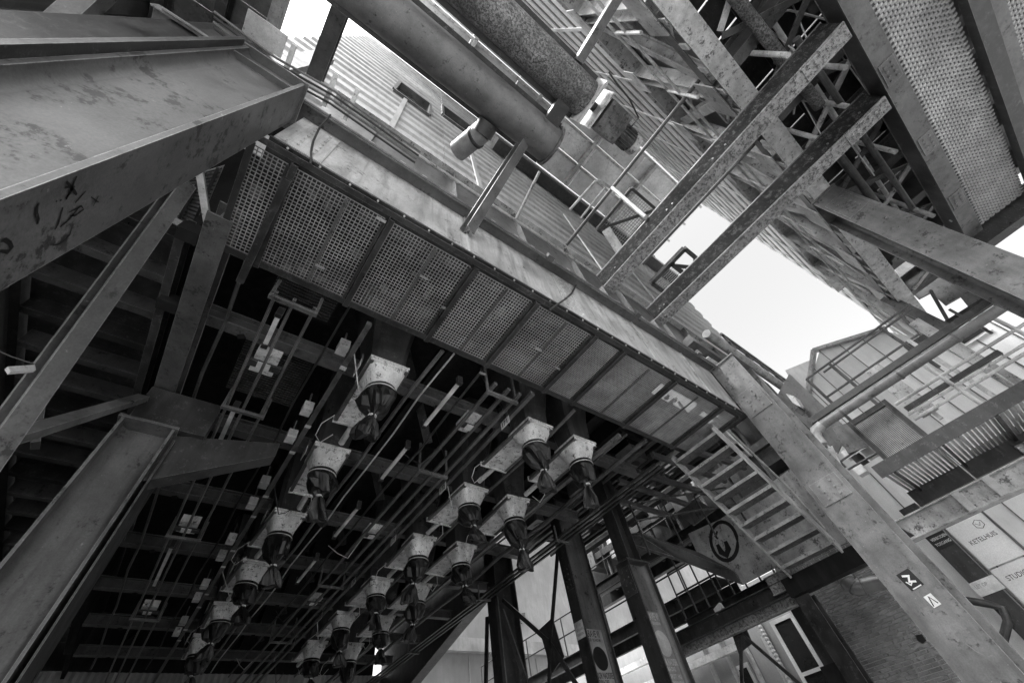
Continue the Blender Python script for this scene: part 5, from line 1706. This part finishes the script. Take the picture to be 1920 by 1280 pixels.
solo('edge_channel', MB().bar(sight(296, 398, z=4.6), sight(372, 436, z=4.6), 0.05, 0.05), 'tube_white', 'pale channel below the small grille', 'channel')

# ragged sheeting and pipes at the end of the bridge, against the sky
RS = thing('ragged_sheeting', 'torn dark sheeting with jagged edge against the small sky hole under the bridge', 'sheeting', tuple(sight(1760, 560, x=12.5)))
part(RS, 'sheet', MB().prism([sight(a, b, x=12.5) for a, b in ((1655, 470), (1905, 552), (1868, 575), (1848, 560), (1822, 583), (1800, 556), (1772, 572), (1745, 548), (1722, 560), (1700, 540))], (0.06, 0, 0)), 'column_paint')
for k, (u0, v0, u1, v1, wd, mm) in enumerate(((1745, 545, 1800, 640, 0.07, 'grey_steel'), (1700, 655, 1880, 545, 0.14, 'dark_steel'), (1780, 580, 1860, 625, 0.05, 'grey_steel'), (1660, 560, 1790, 625, 0.22, 'grey_steel'))):
    part(RS, 'bar', MB().bar(sight(u0, v0, x=12.3 - 0.15 * k), sight(u1, v1, x=12.3 - 0.15 * k), wd, wd, X), mm)

# bolted connection plates at the main joints
def bolted(parent, c, a, b, w_, h_, mm, nx=2, nz=4, th=0.014):
    c, a, b = Vector(c), Vector(a).normalized(), Vector(b).normalized()
    n_ = a.cross(b)
    q = [c - a * w_ / 2 - b * h_ / 2, c + a * w_ / 2 - b * h_ / 2, c + a * w_ / 2 + b * h_ / 2, c - a * w_ / 2 + b * h_ / 2]
    pl_ = part(parent, 'splice_plate', MB().prism([p + n_ * 0.001 for p in q], n_ * th), mm)
    bo = MB()
    for i in range(nx):
        for j in range(nz):
            p = c + a * w_ * ((i + 0.5) / nx - 0.5) * 0.85 + b * h_ * ((j + 0.5) / nz - 0.5) * 0.9 + n_ * (th + 0.001)
            bo.tube(p, p + n_ * 0.018, 0.016, 6)
    part(pl_, 'bolts', bo, mm, stuff=True)


bolted(colR, (7.2, 1.265, 4.35), -Y, Z, 0.42, 0.5, 'pale_steel', 2, 4)
bolted(colR, (7.2, 1.265, 2.55), -Y, Z, 0.4, 0.34, 'pale_steel', 2, 3)
bolted(colP1, (7.2, 6.82, 3.6), -Y, Z, 0.26, 0.5, 'dark_steel', 2, 4)
bolted(colP2, (7.2, 5.255, 2.9), -Y, Z, 0.28, 0.5, 'dark_steel', 2, 4)
bolted(cC, (7.2, -2.2, 6.3), -Y, Z, 0.36, 0.6, 'pale_steel', 2, 5)
bolted(G, (-0.60, 1.55, 4.84), X, Z, 0.34, 1.0, 'girder_paint', 2, 7)
bolted(G, (3.05, 1.55, 4.84), X, Z, 0.4, 1.08, 'girder_paint', 3, 8)
for t in [o for o in COL.objects if o.name.startswith('cross_beam') and o.parent is None]:
    xx = t.location.x
    bolted(t, (xx, -2.75, 5.80), -X, Y, 0.22, 0.5, 'rust_flange', 2, 5)
    bolted(t, (xx, 1.0, 5.80), -X, Y, 0.22, 0.5, 'rust_flange', 2, 5)
for k in range(4):
    bolted(PF, (3.6 + 1.6 * k, -3.29, 5.80), -X, Y, 0.4, 0.2, 'column_paint', 4, 2)
